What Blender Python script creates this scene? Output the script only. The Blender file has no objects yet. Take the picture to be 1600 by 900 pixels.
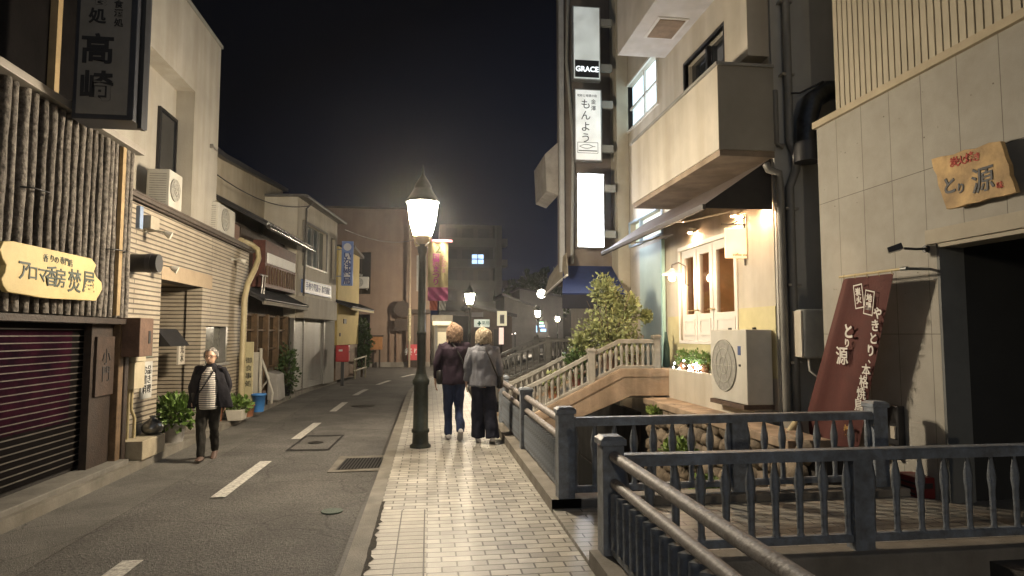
import bpy, math, random
from mathutils import Vector, Matrix, noise
sc = bpy.context.scene
col = sc.collection
random.seed(11)
R_ = math.radians

# ------------------------------------------------------------------ camera
EYE = Vector((0, 0, 1.58))
FPX, YAW, PITCH = 1000.0, math.atan(.130), math.atan(.072)
cd = bpy.data.cameras.new('camera'); cam = bpy.data.objects.new('camera', cd); col.objects.link(cam)
cd.sensor_width = 36; cd.lens = 36 * FPX / 1600; cd.clip_start = .05; cd.clip_end = 2000
cam.location = EYE; cam.rotation_euler = (math.pi / 2 + PITCH, 0, -YAW)
sc.camera = cam
# ------------------------------------------------------------------ night sky
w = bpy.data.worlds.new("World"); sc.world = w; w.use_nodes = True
nt = w.node_tree; nt.nodes.clear()
wo = nt.nodes.new('ShaderNodeOutputWorld'); bg = nt.nodes.new('ShaderNodeBackground')
tc = nt.nodes.new('ShaderNodeTexCoord'); sx = nt.nodes.new('ShaderNodeSeparateXYZ')
cr = nt.nodes.new('ShaderNodeValToRGB')
dot = nt.nodes.new('ShaderNodeVectorMath'); dot.operation = 'DOT_PRODUCT'
dot.inputs[1].default_value = Vector((.34, .80, -.5))
nt.links.new(tc.outputs['Generated'], dot.inputs[0])
cr.color_ramp.elements[0].position = .0; cr.color_ramp.elements[0].color = (.0016, .0018, .0024, 1)
cr.color_ramp.elements[1].position = 1; cr.color_ramp.elements[1].color = (.0110, .0170, .0380, 1)
e = cr.color_ramp.elements.new(.48); e.color = (.0014, .0015, .0022, 1)
e = cr.color_ramp.elements.new(.74); e.color = (.0032, .0046, .0095, 1)
nt.links.new(dot.outputs['Value'], cr.inputs[0])
# bluish fill glow added to the sky behind the camera
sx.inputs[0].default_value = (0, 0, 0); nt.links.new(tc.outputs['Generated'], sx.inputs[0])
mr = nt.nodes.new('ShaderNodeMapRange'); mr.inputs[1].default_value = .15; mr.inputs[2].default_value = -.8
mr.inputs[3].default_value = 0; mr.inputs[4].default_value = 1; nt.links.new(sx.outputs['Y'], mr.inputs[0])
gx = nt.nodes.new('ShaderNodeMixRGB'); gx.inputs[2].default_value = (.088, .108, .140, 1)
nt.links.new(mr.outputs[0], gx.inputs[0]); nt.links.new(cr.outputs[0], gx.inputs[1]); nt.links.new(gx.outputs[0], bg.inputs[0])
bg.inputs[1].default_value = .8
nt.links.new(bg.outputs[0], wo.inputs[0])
sc.view_settings.view_transform = 'Standard'; sc.view_settings.look = 'None'
sc.view_settings.exposure = 1.05; sc.view_settings.gamma = 1.0
sc.cycles.use_denoising = True
sc.cycles.max_bounces = 6; sc.cycles.sample_clamp_indirect = 4
LAMP_L = 320.0      # radiance of a street lantern

# ------------------------------------------------------------------ helpers
_F = Vector((math.sin(YAW) * math.cos(PITCH), math.cos(YAW) * math.cos(PITCH), math.sin(PITCH)))
_Rt = Vector((math.cos(YAW), -math.sin(YAW), 0)); _U = _Rt.cross(_F)
def ray(px, py): return _F * FPX + _Rt * (px - 800) + _U * (450 - py)
def onz(px, py, z=0):
    d = ray(px, py); return EYE + d * ((z - EYE.z) / d.z)
def ony(px, py, y):
    d = ray(px, py); return EYE + d * (y / d.y)
def onx(px, py, x):
    d = ray(px, py); return EYE + d * (x / d.x)

class Frame:
    """vertical facade plane: u left to right seen from the street, n towards the street, z up"""
    def __init__(s, a, b):
        s.o = Vector((a[0], a[1], 0)); d = Vector((b[0] - a[0], b[1] - a[1], 0)); s.L = d.length
        s.t = d.normalized(); s.n = Vector((s.t.y, -s.t.x, 0))
    def P(s, u, n, z): return s.o + s.t * u + s.n * n + Vector((0, 0, z))
    def px(s, x, y, n=0):
        d = ray(x, y); o = s.o + s.n * n; k = (o - EYE).dot(s.n) / d.dot(s.n); p = EYE + d * k
        return (p - o).dot(s.t), p.z

mats = {}
def mat(name, c, rough=.75, var=.14, scale=6, bump=.15, metal=0, bscale=None, emit=None, es=0, tint=None, stain=0, coord='Object', spec=.5, alpha=None, trans=0):
    if name in mats: return mats[name]
    m = bpy.data.materials.new(name); m.use_nodes = True; n = m.node_tree; b = n.nodes['Principled BSDF']
    mats[name] = m
    b.inputs['Roughness'].default_value = rough; b.inputs['Metallic'].default_value = metal
    b.inputs['Specular IOR Level'].default_value = spec
    if trans: b.inputs['Transmission Weight'].default_value = trans
    t = n.nodes.new('ShaderNodeTexCoord')
    no = n.nodes.new('ShaderNodeTexNoise'); no.inputs['Scale'].default_value = scale; no.inputs['Detail'].default_value = 8
    no.inputs['Roughness'].default_value = .65
    n.links.new(t.outputs[coord], no.inputs['Vector'])
    r = n.nodes.new('ShaderNodeValToRGB'); r.color_ramp.elements[0].position = .3; r.color_ramp.elements[1].position = .72
    lo = [max(0, x * (1 - var * 1.6)) for x in c]; hi = [min(1, x * (1 + var)) for x in c]
    if tint: lo = [a * (1 - .5) + b_ * .5 for a, b_ in zip(lo, tint)]
    r.color_ramp.elements[0].color = (*lo, 1); r.color_ramp.elements[1].color = (*hi, 1)
    n.links.new(no.outputs['Fac'], r.inputs[0]); out = r.outputs[0]
    if stain:
        mp = n.nodes.new('ShaderNodeMapping'); mp.inputs['Scale'].default_value = (2.6, 2.6, .3)
        n.links.new(t.outputs[coord], mp.inputs[0])
        n2 = n.nodes.new('ShaderNodeTexNoise'); n2.inputs['Scale'].default_value = 1.1; n2.inputs['Detail'].default_value = 6
        n.links.new(mp.outputs[0], n2.inputs['Vector'])
        r2 = n.nodes.new('ShaderNodeValToRGB'); r2.color_ramp.elements[0].position = .36; r2.color_ramp.elements[1].position = .64
        k = 1 - stain
        r2.color_ramp.elements[0].color = (k, k * .97, k * .92, 1); r2.color_ramp.elements[1].color = (1, 1, 1, 1)
        n.links.new(n2.outputs['Fac'], r2.inputs[0])
        mx = n.nodes.new('ShaderNodeMixRGB'); mx.blend_type = 'MULTIPLY'; mx.inputs[0].default_value = 1
        n.links.new(out, mx.inputs[1]); n.links.new(r2.outputs[0], mx.inputs[2]); out = mx.outputs[0]
    n.links.new(out, b.inputs['Base Color'])
    if bump:
        n3 = n.nodes.new('ShaderNodeTexNoise'); n3.inputs['Scale'].default_value = bscale or scale * 6; n3.inputs['Detail'].default_value = 5
        n.links.new(t.outputs[coord], n3.inputs['Vector'])
        bm = n.nodes.new('ShaderNodeBump'); bm.inputs['Strength'].default_value = bump; bm.inputs['Distance'].default_value = .02
        n.links.new(n3.outputs['Fac'], bm.inputs['Height']); n.links.new(bm.outputs[0], b.inputs['Normal'])
    if es:
        b.inputs['Emission Color'].default_value = (*(emit or c), 1); b.inputs['Emission Strength'].default_value = es
    return m

def brickmat(name, c1, c2, mortar, bw, rh, ms=.01, axes='yz', offset=.5, rough=.7, bump=.6, var=.12, spec=.5, bias=0.0, loc=(0, 0), wet=0):
    if name in mats: return mats[name]
    m = bpy.data.materials.new(name); m.use_nodes = True; n = m.node_tree; b = n.nodes['Principled BSDF']; mats[name] = m
    b.inputs['Roughness'].default_value = rough; b.inputs['Specular IOR Level'].default_value = spec
    g = n.nodes.new('ShaderNodeNewGeometry'); s = n.nodes.new('ShaderNodeSeparateXYZ'); cb = n.nodes.new('ShaderNodeCombineXYZ')
    n.links.new(g.outputs['Position'], s.inputs[0])
    for i, a in enumerate(axes):
        ad = n.nodes.new('ShaderNodeMath'); ad.operation = 'ADD'; ad.inputs[1].default_value = loc[i]
        n.links.new(s.outputs['xyz'.index(a)], ad.inputs[0]); n.links.new(ad.outputs[0], cb.inputs[i])
    bt = n.nodes.new('ShaderNodeTexBrick'); bt.offset = offset; bt.squash = 1
    bt.inputs['Color1'].default_value = (*c1, 1); bt.inputs['Color2'].default_value = (*c2, 1); bt.inputs['Mortar'].default_value = (*mortar, 1)
    bt.inputs['Scale'].default_value = 1; bt.inputs['Mortar Size'].default_value = ms; bt.inputs['Mortar Smooth'].default_value = .25
    bt.inputs['Brick Width'].default_value = bw; bt.inputs['Row Height'].default_value = rh; bt.inputs['Bias'].default_value = bias
    n.links.new(cb.outputs[0], bt.inputs['Vector'])
    no = n.nodes.new('ShaderNodeTexNoise'); no.inputs['Scale'].default_value = 2.2; no.inputs['Detail'].default_value = 9; no.inputs['Roughness'].default_value = .7
    n.links.new(g.outputs['Position'], no.inputs['Vector'])
    r = n.nodes.new('ShaderNodeValToRGB'); r.color_ramp.elements[0].position = .3; r.color_ramp.elements[1].position = .62
    k = 1 - var * 2; r.color_ramp.elements[0].color = (k, k * .98, k * .95, 1); r.color_ramp.elements[1].color = (1, 1, 1, 1)
    n.links.new(no.outputs['Fac'], r.inputs[0])
    mx = n.nodes.new('ShaderNodeMixRGB'); mx.blend_type = 'MULTIPLY'; mx.inputs[0].default_value = 1
    n.links.new(bt.outputs[0], mx.inputs[1]); n.links.new(r.outputs[0], mx.inputs[2]); n.links.new(mx.outputs[0], b.inputs['Base Color'])
    if wet:
        rr = n.nodes.new('ShaderNodeMapRange'); rr.inputs[1].default_value = .35; rr.inputs[2].default_value = .65
        rr.inputs[3].default_value = rough - wet; rr.inputs[4].default_value = rough
        n.links.new(no.outputs['Fac'], rr.inputs[0]); n.links.new(rr.outputs[0], b.inputs['Roughness'])
    inv = n.nodes.new('ShaderNodeMath'); inv.operation = 'SUBTRACT'; inv.inputs[0].default_value = 1
    n.links.new(bt.outputs['Fac'], inv.inputs[1])
    bm = n.nodes.new('ShaderNodeBump'); bm.inputs['Strength'].default_value = bump; bm.inputs['Distance'].default_value = .012
    n2 = n.nodes.new('ShaderNodeTexNoise'); n2.inputs['Scale'].default_value = 70; n.links.new(g.outputs['Position'], n2.inputs['Vector'])
    ma = n.nodes.new('ShaderNodeMath'); ma.operation = 'MULTIPLY_ADD'; ma.inputs[1].default_value = .25
    n.links.new(n2.outputs['Fac'], ma.inputs[0]); n.links.new(inv.outputs[0], ma.inputs[2])
    n.links.new(ma.outputs[0], bm.inputs['Height']); n.links.new(bm.outputs[0], b.inputs['Normal'])
    return m

def emat(name, c, s, cells=0):
    if name in mats: return mats[name]
    m = bpy.data.materials.new(name); m.use_nodes = True; b = m.node_tree.nodes['Principled BSDF']; mats[name] = m
    b.inputs['Base Color'].default_value = (*[min(.8, x) for x in c], 1)
    b.inputs['Emission Color'].default_value = (*c, 1); b.inputs['Emission Strength'].default_value = s
    if cells:
        n = m.node_tree; t = n.nodes.new('ShaderNodeTexCoord'); no = n.nodes.new('ShaderNodeTexNoise'); no.inputs['Scale'].default_value = cells
        r = n.nodes.new('ShaderNodeMapRange'); r.inputs[1].default_value = .3; r.inputs[2].default_value = .7; r.inputs[3].default_value = s * .45; r.inputs[4].default_value = s
        n.links.new(t.outputs['Object'], no.inputs['Vector']); n.links.new(no.outputs['Fac'], r.inputs[0]); n.links.new(r.outputs[0], b.inputs['Emission Strength'])
    return m

def wpos(o):
    p = Vector((0, 0, 0))
    while o is not None: p += o.location; o = o.parent
    return p
def tag(o, label=None, cat=None, group=None, kind=None):
    if label: o['label'] = label
    if cat: o['category'] = cat
    if group: o['group'] = group
    if kind: o['kind'] = kind
    return o
def thing(name, loc, label, cat, group=None):
    o = bpy.data.objects.new(name, None); col.objects.link(o); o.location = loc; o.empty_display_size = .1
    return tag(o, label, cat, group)
def copy_tree(o, parent=None):
    c = o.copy(); col.objects.link(c); c.parent = parent
    for ch in o.children: copy_tree(ch, c)
    return c

class MB:
    def __init__(s): s.v = []; s.f = []; s.sm = []
    def add(s, vs, fs, smooth=False):
        k = len(s.v); s.v += [Vector(p) for p in vs]
        for f in fs: s.f.append([i + k for i in f]); s.sm.append(smooth)
        return s
    def hexa(s, p):
        return s.add(p, [(0, 3, 2, 1), (4, 5, 6, 7), (0, 1, 5, 4), (1, 2, 6, 5), (2, 3, 7, 6), (3, 0, 4, 7)])
    def box(s, x0, x1, y0, y1, z0, z1):
        return s.hexa([(x0, y0, z0), (x1, y0, z0), (x1, y1, z0), (x0, y1, z0), (x0, y0, z1), (x1, y0, z1), (x1, y1, z1), (x0, y1, z1)])
    def fb(s, fr, u0, u1, n0, n1, z0, z1):
        if u0 > u1: u0, u1 = u1, u0
        if z0 > z1: z0, z1 = z1, z0
        return s.hexa([fr.P(u0, n1, z0), fr.P(u1, n1, z0), fr.P(u1, n0, z0), fr.P(u0, n0, z0), fr.P(u0, n1, z1), fr.P(u1, n1, z1), fr.P(u1, n0, z1), fr.P(u0, n0, z1)])
    def prism(s, pts, d):
        """closed polygon extruded by vector d"""
        k = len(pts); d = Vector(d); a = [Vector(p) for p in pts]
        return s.add(a + [p + d for p in a], [tuple(range(k - 1, -1, -1)), tuple(range(k, 2 * k))] + [(i, (i + 1) % k, k + (i + 1) % k, k + i) for i in range(k)])
    def cyl(s, a, b, r0, r1=None, n=12, cap=True, smooth=True):
        a = Vector(a); b = Vector(b); r1 = r0 if r1 is None else r1; d = (b - a).normalized()
        x = d.orthogonal().normalized(); y = d.cross(x)
        vs = []
        for c, r in ((a, r0), (b, r1)):
            for i in range(n): t = 2 * math.pi * i / n; vs.append(c + x * math.cos(t) * r + y * math.sin(t) * r)
        s.add(vs, [(i, (i + 1) % n, n + (i + 1) % n, n + i) for i in range(n)], smooth)
        if cap: s.add(vs[:n], [tuple(range(n - 1, -1, -1))]); s.add(vs[n:], [tuple(range(n))])
        return s
    def tube(s, pts, r, n=8):
        pts = [Vector(p) for p in pts]; rs = r if isinstance(r, (list, tuple)) else [r] * len(pts)
        x = None; rings = []
        for i, p in enumerate(pts):
            d = ((pts[min(i + 1, len(pts) - 1)] - pts[max(i - 1, 0)])).normalized()
            x = d.orthogonal().normalized() if x is None else (x - d * x.dot(d)).normalized()
            y = d.cross(x); rings.append([p + (x * math.cos(2 * math.pi * k / n) + y * math.sin(2 * math.pi * k / n)) * rs[i] for k in range(n)])
        s.add([v for q in rings for v in q], [(j * n + i, j * n + (i + 1) % n, (j + 1) * n + (i + 1) % n, (j + 1) * n + i) for j in range(len(pts) - 1) for i in range(n)], True)
        s.add(rings[0], [tuple(range(n - 1, -1, -1))]); s.add(rings[-1], [tuple(range(n))]); return s
    def lathe(s, c, prof, n=16, smooth=True):
        c = Vector(c); vs = []
        for r, z in prof:
            for i in range(n): t = 2 * math.pi * (i + .5) / n; vs.append(c + Vector((r * math.cos(t), r * math.sin(t), z)))
        m = len(prof)
        s.add(vs, [(j * n + i, j * n + (i + 1) % n, (j + 1) * n + (i + 1) % n, (j + 1) * n + i) for j in range(m - 1) for i in range(n)], smooth)
        s.add(vs[:n], [tuple(range(n - 1, -1, -1))]); s.add(vs[-n:], [tuple(range(n))]); return s
    def rings(s, pts, n=16):
        """horizontal elliptic rings (x, y, z, rx, ry)"""
        vs = []
        for x, y, z, a, b in pts:
            for i in range(n): t = 2 * math.pi * i / n; vs.append(Vector((x + a * math.cos(t), y + b * math.sin(t), z)))
        m = len(pts)
        s.add(vs, [(j * n + i, j * n + (i + 1) % n, (j + 1) * n + (i + 1) % n, (j + 1) * n + i) for j in range(m - 1) for i in range(n)], True)
        s.add(vs[:n], [tuple(range(n - 1, -1, -1))]); s.add(vs[-n:], [tuple(range(n))]); return s
    def wall(s, fr, u0, u1, z0, z1, holes, n0, n1):
        """a wall with rectangular openings (u0,u1,z0,z1)"""
        us = sorted(set([u0, u1] + [x for h in holes for x in (h[0], h[1]) if u0 < x < u1]))
        for a, b in zip(us, us[1:]):
            mid = (a + b) / 2; hs = sorted([(h[2], h[3]) for h in holes if h[0] < mid < h[1]]); z = z0
            for lo, hi in hs:
                if lo > z + 1e-4: s.fb(fr, a, b, n0, n1, z, lo)
                z = max(z, hi)
            if z < z1 - 1e-4: s.fb(fr, a, b, n0, n1, z, z1)
        return s
    def build(s, name, m, parent=None, bevel=0, label=None):
        me = bpy.data.meshes.new(name); off = wpos(parent) if parent else Vector((0, 0, 0))
        me.from_pydata([tuple(v - off) for v in s.v], [], s.f); me.update()
        for p, q in zip(me.polygons, s.sm): p.use_smooth = q
        if m: me.materials.append(m)
        o = bpy.data.objects.new(name, me); col.objects.link(o); o.parent = parent
        if bevel:
            bv = o.modifiers.new('bevel', 'BEVEL'); bv.width = bevel; bv.segments = 2; bv.limit_method = 'ANGLE'; bv.angle_limit = R_(40)
        if label: o['label'] = label
        return o
def struct(name, mb, m, bevel=0): return tag(mb.build(name, m, None, bevel), kind='structure')

_fc = {}
def text(body, size, c, right, up, m, parent, name='lettering', bold=.0, sx=1.0, lift=.004, gap=1.0, align='CENTER'):
    """flat raised letters centred on c in the plane right/up"""
    cu = bpy.data.curves.new('t', 'FONT'); cu.body = body; cu.size = size; cu.align_x = align; cu.align_y = 'CENTER'
    cu.space_line = gap; cu.offset = bold * size; cu.extrude = .002; cu.resolution_u = 3
    to = bpy.data.objects.new('t', cu); col.objects.link(to)
    dg = bpy.context.evaluated_depsgraph_get(); dg.update()
    me = bpy.data.meshes.new_from_object(to.evaluated_get(dg)); bpy.data.objects.remove(to)
    right = Vector(right).normalized(); up = Vector(up).normalized(); n = right.cross(up)
    off = wpos(parent) if parent else Vector((0, 0, 0)); c = Vector(c) - off
    for v in me.vertices: v.co = c + right * v.co.x * sx + up * v.co.y + n * (v.co.z + lift)
    me.name = name; me.materials.clear(); me.materials.append(m)
    o = bpy.data.objects.new(name, me); col.objects.link(o); o.parent = parent
    return o
def vtext(s): return '\n'.join(s)

def leaves(mb, c, rad, n, size, seed=0, shell=.55, blobs=None, up=.4):
    rd = random.Random(seed); c = Vector(c)
    blobs = blobs or [(Vector((0, 0, 0)), 1.0)]
    for i in range(n):
        bc, br = rd.choice(blobs)
        d = Vector((rd.gauss(0, 1), rd.gauss(0, 1), rd.gauss(0, 1))).normalized()
        r = br * (shell + (1 - shell) * rd.random()) * (1 + .22 * noise.noise(d * 2.3 + bc * 3 + Vector((seed, 0, 0))))
        q = bc + d * r
        p = c + Vector((q.x * rad[0], q.y * rad[1], q.z * rad[2]))
        t = (d + Vector((rd.uniform(-1, 1), rd.uniform(-1, 1), rd.uniform(-.6, 1) + up))).normalized()
        sd = t.cross(Vector((rd.uniform(-1, 1), rd.uniform(-1, 1), rd.uniform(-1, 1)))).normalized()
        L = size * rd.uniform(.6, 1.3); w_ = L * .3; nn = t.cross(sd) * L * .12
        mb.add([p, p + t * L * .5 + sd * w_ + nn, p + t * L, p + t * L * .5 - sd * w_ + nn], [(0, 1, 2, 3)])
    return mb

# ------------------------------------------------------------------ materials
def asphaltmat(name, c, grain=.55):
    m = bpy.data.materials.new(name); m.use_nodes = True; n = m.node_tree; b = n.nodes['Principled BSDF']; mats[name] = m
    b.inputs['Roughness'].default_value = .78; b.inputs['Specular IOR Level'].default_value = .35
    g = n.nodes.new('ShaderNodeNewGeometry')
    def noi(s, d, lo, hi, a, z, vec=None):
        no = n.nodes.new('ShaderNodeTexNoise'); no.inputs['Scale'].default_value = s; no.inputs['Detail'].default_value = d; no.inputs['Roughness'].default_value = .7
        n.links.new(vec or g.outputs['Position'], no.inputs['Vector'])
        r = n.nodes.new('ShaderNodeMapRange'); r.inputs[1].default_value = lo; r.inputs[2].default_value = hi; r.inputs[3].default_value = a; r.inputs[4].default_value = z
        n.links.new(no.outputs['Fac'], r.inputs[0]); return r.outputs[0], no
    f1, _ = noi(.55, 7, .35, .65, .72, 1.15); f2, n2 = noi(34, 4, .32, .68, 1 - grain, 1 + grain); f3, _ = noi(6, 6, .3, .7, .85, 1.12)
    vo = n.nodes.new('ShaderNodeTexVoronoi'); vo.inputs['Scale'].default_value = 95; n.links.new(g.outputs['Position'], vo.inputs['Vector'])
    rv = n.nodes.new('ShaderNodeMapRange'); rv.inputs[1].default_value = .0; rv.inputs[2].default_value = .6; rv.inputs[3].default_value = 1.3; rv.inputs[4].default_value = .65
    n.links.new(vo.outputs['Distance'], rv.inputs[0])
    # wandering cracks
    nv = n.nodes.new('ShaderNodeTexNoise'); nv.inputs['Scale'].default_value = 1.6; nv.inputs['Detail'].default_value = 5; n.links.new(g.outputs['Position'], nv.inputs['Vector'])
    av = n.nodes.new('ShaderNodeMixRGB'); av.inputs[0].default_value = .32; n.links.new(g.outputs['Position'], av.inputs[1]); n.links.new(nv.outputs['Color'], av.inputs[2])
    vc = n.nodes.new('ShaderNodeTexVoronoi'); vc.feature = 'DISTANCE_TO_EDGE'; vc.inputs['Scale'].default_value = .85; n.links.new(av.outputs[0], vc.inputs['Vector'])
    rc = n.nodes.new('ShaderNodeMapRange'); rc.inputs[1].default_value = .0; rc.inputs[2].default_value = .008; rc.inputs[3].default_value = .55; rc.inputs[4].default_value = 1
    n.links.new(vc.outputs['Distance'], rc.inputs[0])
    f4, _ = noi(.9, 2, .46, .56, 1.12, .9)
    o = None
    for f in (f1, f2, f3, rv.outputs[0], rc.outputs[0], f4):
        if o is None: o = f; continue
        mu = n.nodes.new('ShaderNodeMath'); mu.operation = 'MULTIPLY'; n.links.new(o, mu.inputs[0]); n.links.new(f, mu.inputs[1]); o = mu.outputs[0]
    vm = n.nodes.new('ShaderNodeVectorMath'); vm.operation = 'SCALE'; vm.inputs[0].default_value = c; n.links.new(o, vm.inputs['Scale'])
    n.links.new(vm.outputs[0], b.inputs['Base Color'])
    bm = n.nodes.new('ShaderNodeBump'); bm.inputs['Strength'].default_value = .8; bm.inputs['Distance'].default_value = .012
    n.links.new(o, bm.inputs['Height']); n.links.new(bm.outputs[0], b.inputs['Normal']); return m
asphalt = asphaltmat('asphalt', (.155, .147, .135))
concrete = mat('concrete', (.22, .2, .17), .8, .2, 2.5, .35, bscale=60, stain=.3)
gutterm = asphaltmat('gutter_concrete', (.18, .172, .155), .22)
kerbm = mat('kerb_stone', (.20, .185, .155), .75, .2, 4, .35, bscale=80, stain=.3)
tiles = brickmat('paving_tiles', (.54, .51, .445), (.31, .295, .26), (.10, .09, .075), .21, .1, .007, 'xy', rough=.56, bump=1.0, var=.24, wet=.14)
tiles2 = brickmat('stack_tiles', (.56, .53, .46), (.42, .39, .34), (.07, .06, .05), .2, .1, .006, 'xy', offset=0, rough=.68, bump=.9, var=.22, wet=.12, loc=(.42, 0))
paint = mat('road_paint', (.62, .6, .54), .7, .3, 26, .6, tint=(.12, .11, .1))
fencem = mat('fence_paint', (.19, .225, .27), .55, .2, 11, .25, bscale=55, tint=(.09, .07, .05), stain=.3)
railm = mat('rail_metal', (.19, .175, .165), .58, .25, 14, .25, bscale=50, tint=(.1, .07, .05))
white_p = mat('white_paint', (.60, .58, .54), .5, .06, 3, .06)
cream = mat('cream_plaster', (.42, .395, .345), .8, .12, .9, .2, bscale=40, stain=.18)
cream2 = mat('warm_plaster', (.46, .425, .36), .75, .12, .9, .15, bscale=40, stain=.16)
greyw = mat('grey_render', (.26, .26, .24), .8, .14, 1.1, .2, stain=.1)
darkw = mat('dark_wall', (.035, .032, .03), .8, .2, 2, .2, spec=.2)
wood = mat('weathered_wood', (.19, .17, .145), .75, .55, 19, .9, bscale=30, tint=(.03, .02, .014), stain=.45)
wood_post = mat('post_wood', (.15, .095, .05), .7, .3, 6, .4, stain=.3)
darkwood = mat('dark_wood', (.035, .022, .015), .65, .3, 8, .4)
black = mat('black_metal', (.015, .015, .017), .45, .2, 9, .08)
blackf = mat('black_ink', (.012, .012, .014), .6, .1, 9, 0)
alum = mat('aluminium', (.32, .31, .29), .35, .15, 6, .06, metal=.7)
galv = mat('galvanised', (.22, .23, .22), .4, .2, 6, .1, metal=.5)
pipe_cream = mat('cream_pipe', (.40, .34, .2), .5, .12, 4, .1, stain=.15)
roof_tile = mat('roof_tile', (.04, .04, .042), .4, .3, 6, .2)
glass = mat('dark_glass', (.02, .022, .025), .08, .1, 3, 0, spec=.8)
leafm = mat('olive_leaf', (.22, .25, .10), .55, .4, 9, 0)
leafd = mat('dark_leaf', (.045, .085, .02), .5, .4, 9, 0)
barkm = mat('bark', (.09, .065, .045), .85, .3, 12, .6)
ac_white = mat('ac_casing', (.46, .45, .41), .5, .08, 4, .05, stain=.05)
ac_grill = mat('ac_grille', (.27, .265, .24), .5, .2, 20, .2)
terracotta = mat('terracotta', (.28, .12, .06), .75, .2, 8, .2)

# ------------------------------------------------------------------ street line (straight, then bending right)
def S(y):
    if y < 17: return 0
    if y < 30: return .0118 * (y - 17) ** 2
    return 1.994 + .3068 * (y - 30)
YS = [-14, -8, 0, 4, 8, 12, 15, 17, 18.5, 20, 21.5, 23, 24.5, 26, 28, 30, 34, 40, 50, 60, 75, 95, 140]
def strip(prof, ys=YS, sh=S):
    mb = MB(); k = len(prof)
    vs = [(sh(y) + x, y, z) for y in ys for x, z in prof]
    mb.add(vs, [(j * k + i, j * k + i + 1, (j + 1) * k + i + 1, (j + 1) * k + i) for j in range(len(ys) - 1) for i in range(k - 1)])
    return mb
# ground: one sheet with the canal cut into it
gy = [-300, -60, -14.02, -14, -8, 0, 8, 17, 19, 21, 23, 25, 27, 30, 40, 50, 50.02, 140, 300, 900]
mb = MB()
for y in gy:
    t = -1.75 if -14.01 < y < 50.01 else -.17
    s_ = S(min(y, 140))
    for x, z in ((-500, -.17), (-8, -.17), (1.37, -.17), (1.38, t), (4.28, t), (4.29, -.17), (9, -.17), (600, -.17)):
        mb.v.append(Vector((x if abs(x) > 400 else s_ + x, y, z)))
for j in range(len(gy) - 1):
    for i in range(7): mb.f.append([j * 8 + i, j * 8 + i + 1, (j + 1) * 8 + i + 1, (j + 1) * 8 + i]); mb.sm.append(False)
struct('ground', mb, mat('ground_earth', (.07, .06, .05), .9, .3, .8, .4))
struct('road', strip([(-2.86, -.12), (-.62, -.12)]), asphalt)
struct('gutter', strip([(-3.57, -.112), (-2.86, -.116)], ys=[y for y in YS if y < 24]), gutterm)
struct('gutter_strip', strip([(-.64, -.116), (-.56, -.116)]), mat('gutter_dark', (.06, .055, .05), .7, .3, 4, .3))
# the road widens at the crossing ahead
mb = MB().add([(-4.4, 22.5, -.114), (1.5, 22.5, -.114), (6.0, 36.0, -.114), (-6.0, 36.0, -.114)], [(0, 1, 2, 3)])
struct('crossing_road', mb, mat('old_asphalt', (.075, .068, .06), .85, .25, 1.3, .6, bscale=110))
yk = [y for y in YS if y <= 50]
ks = MB(); k = 4
ks = strip([(-.56, -.17), (-.56, .0), (-.42, .004), (-.42, -.1)], ys=yk)
struct('kerb', ks, kerbm)
struct('sidewalk', strip([(-.42, .0), (1.1, .0)], ys=yk), tiles)
struct('stack_bond_paving', MB().add([(-.40, 1, .004), (.0, 1, .004), (.0, 5.95, .004), (-.40, 5.95, .004)], [(0, 1, 2, 3)]), tiles2)
# canal-side kerb beam under the fence
def beam(y0, y1):
    ys = [y0] + [y for y in YS if y0 < y < y1] + [y1]
    m = strip([(1.1, -.02), (1.1, .11), (1.37, .11), (1.37, -1.75)], ys=ys); kk = 4
    m.add([m.v[i] for i in range(4)], [(0, 1, 2, 3)]); m.add([m.v[-4 + i] for i in range(4)], [(3, 2, 1, 0)]); return m
struct('canal_kerb', beam(5.72, 11.0), concrete)
struct('canal_kerb', beam(-10, 4.38), concrete)
struct('canal_kerb', beam(12.9, 50), concrete)
struct('left_pavement', strip([(-3.69, .003), (-3.57, .0), (-3.57, -.17)], ys=[y for y in YS if y < 24]), kerbm)
struct('left_footway', strip([(-6.2, -.002), (-3.69, -.002)], ys=[y for y in YS if y < 24]), concrete)
# mossy gap between kerb stone and tiles
gm_ = MB(); rg = random.Random(6); yy = 2.6
pl = []
while yy < 6.3: pl.append((yy, -.418 - rg.uniform(0, .008), -.395 + rg.uniform(-.015, .03) * (1 if yy < 5.6 else .3))); yy += .06
gm_.add([q for y, a, b in pl for q in ((a, y, .0085), (b, y, .0085))], [(2 * i, 2 * i + 1, 2 * i + 3, 2 * i + 2) for i in range(len(pl) - 1)])
struct('kerb_gap', gm_, mat('moss_dirt', (.035, .028, .018), .9, .5, 30, .6))
# dashes
for i in range(7):
    a = 3.4 + i * 3.72; b = a + 1.9 if i else 5.25
    mbd = MB(); ys = [a + (b - a) * j / 4 for j in range(5)]
    xs = [-2.24 + .012 * y for y in ys]
    for j in range(4):
        w_ = .075
        mbd.add([(xs[j] + S(ys[j]) - w_, ys[j], -.108), (xs[j] + S(ys[j]) + w_, ys[j], -.108), (xs[j + 1] + S(ys[j + 1]) + w_, ys[j + 1], -.108), (xs[j + 1] + S(ys[j + 1]) - w_, ys[j + 1], -.108)], [(0, 1, 2, 3)])
    struct('road_marking', mbd, paint)
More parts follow.
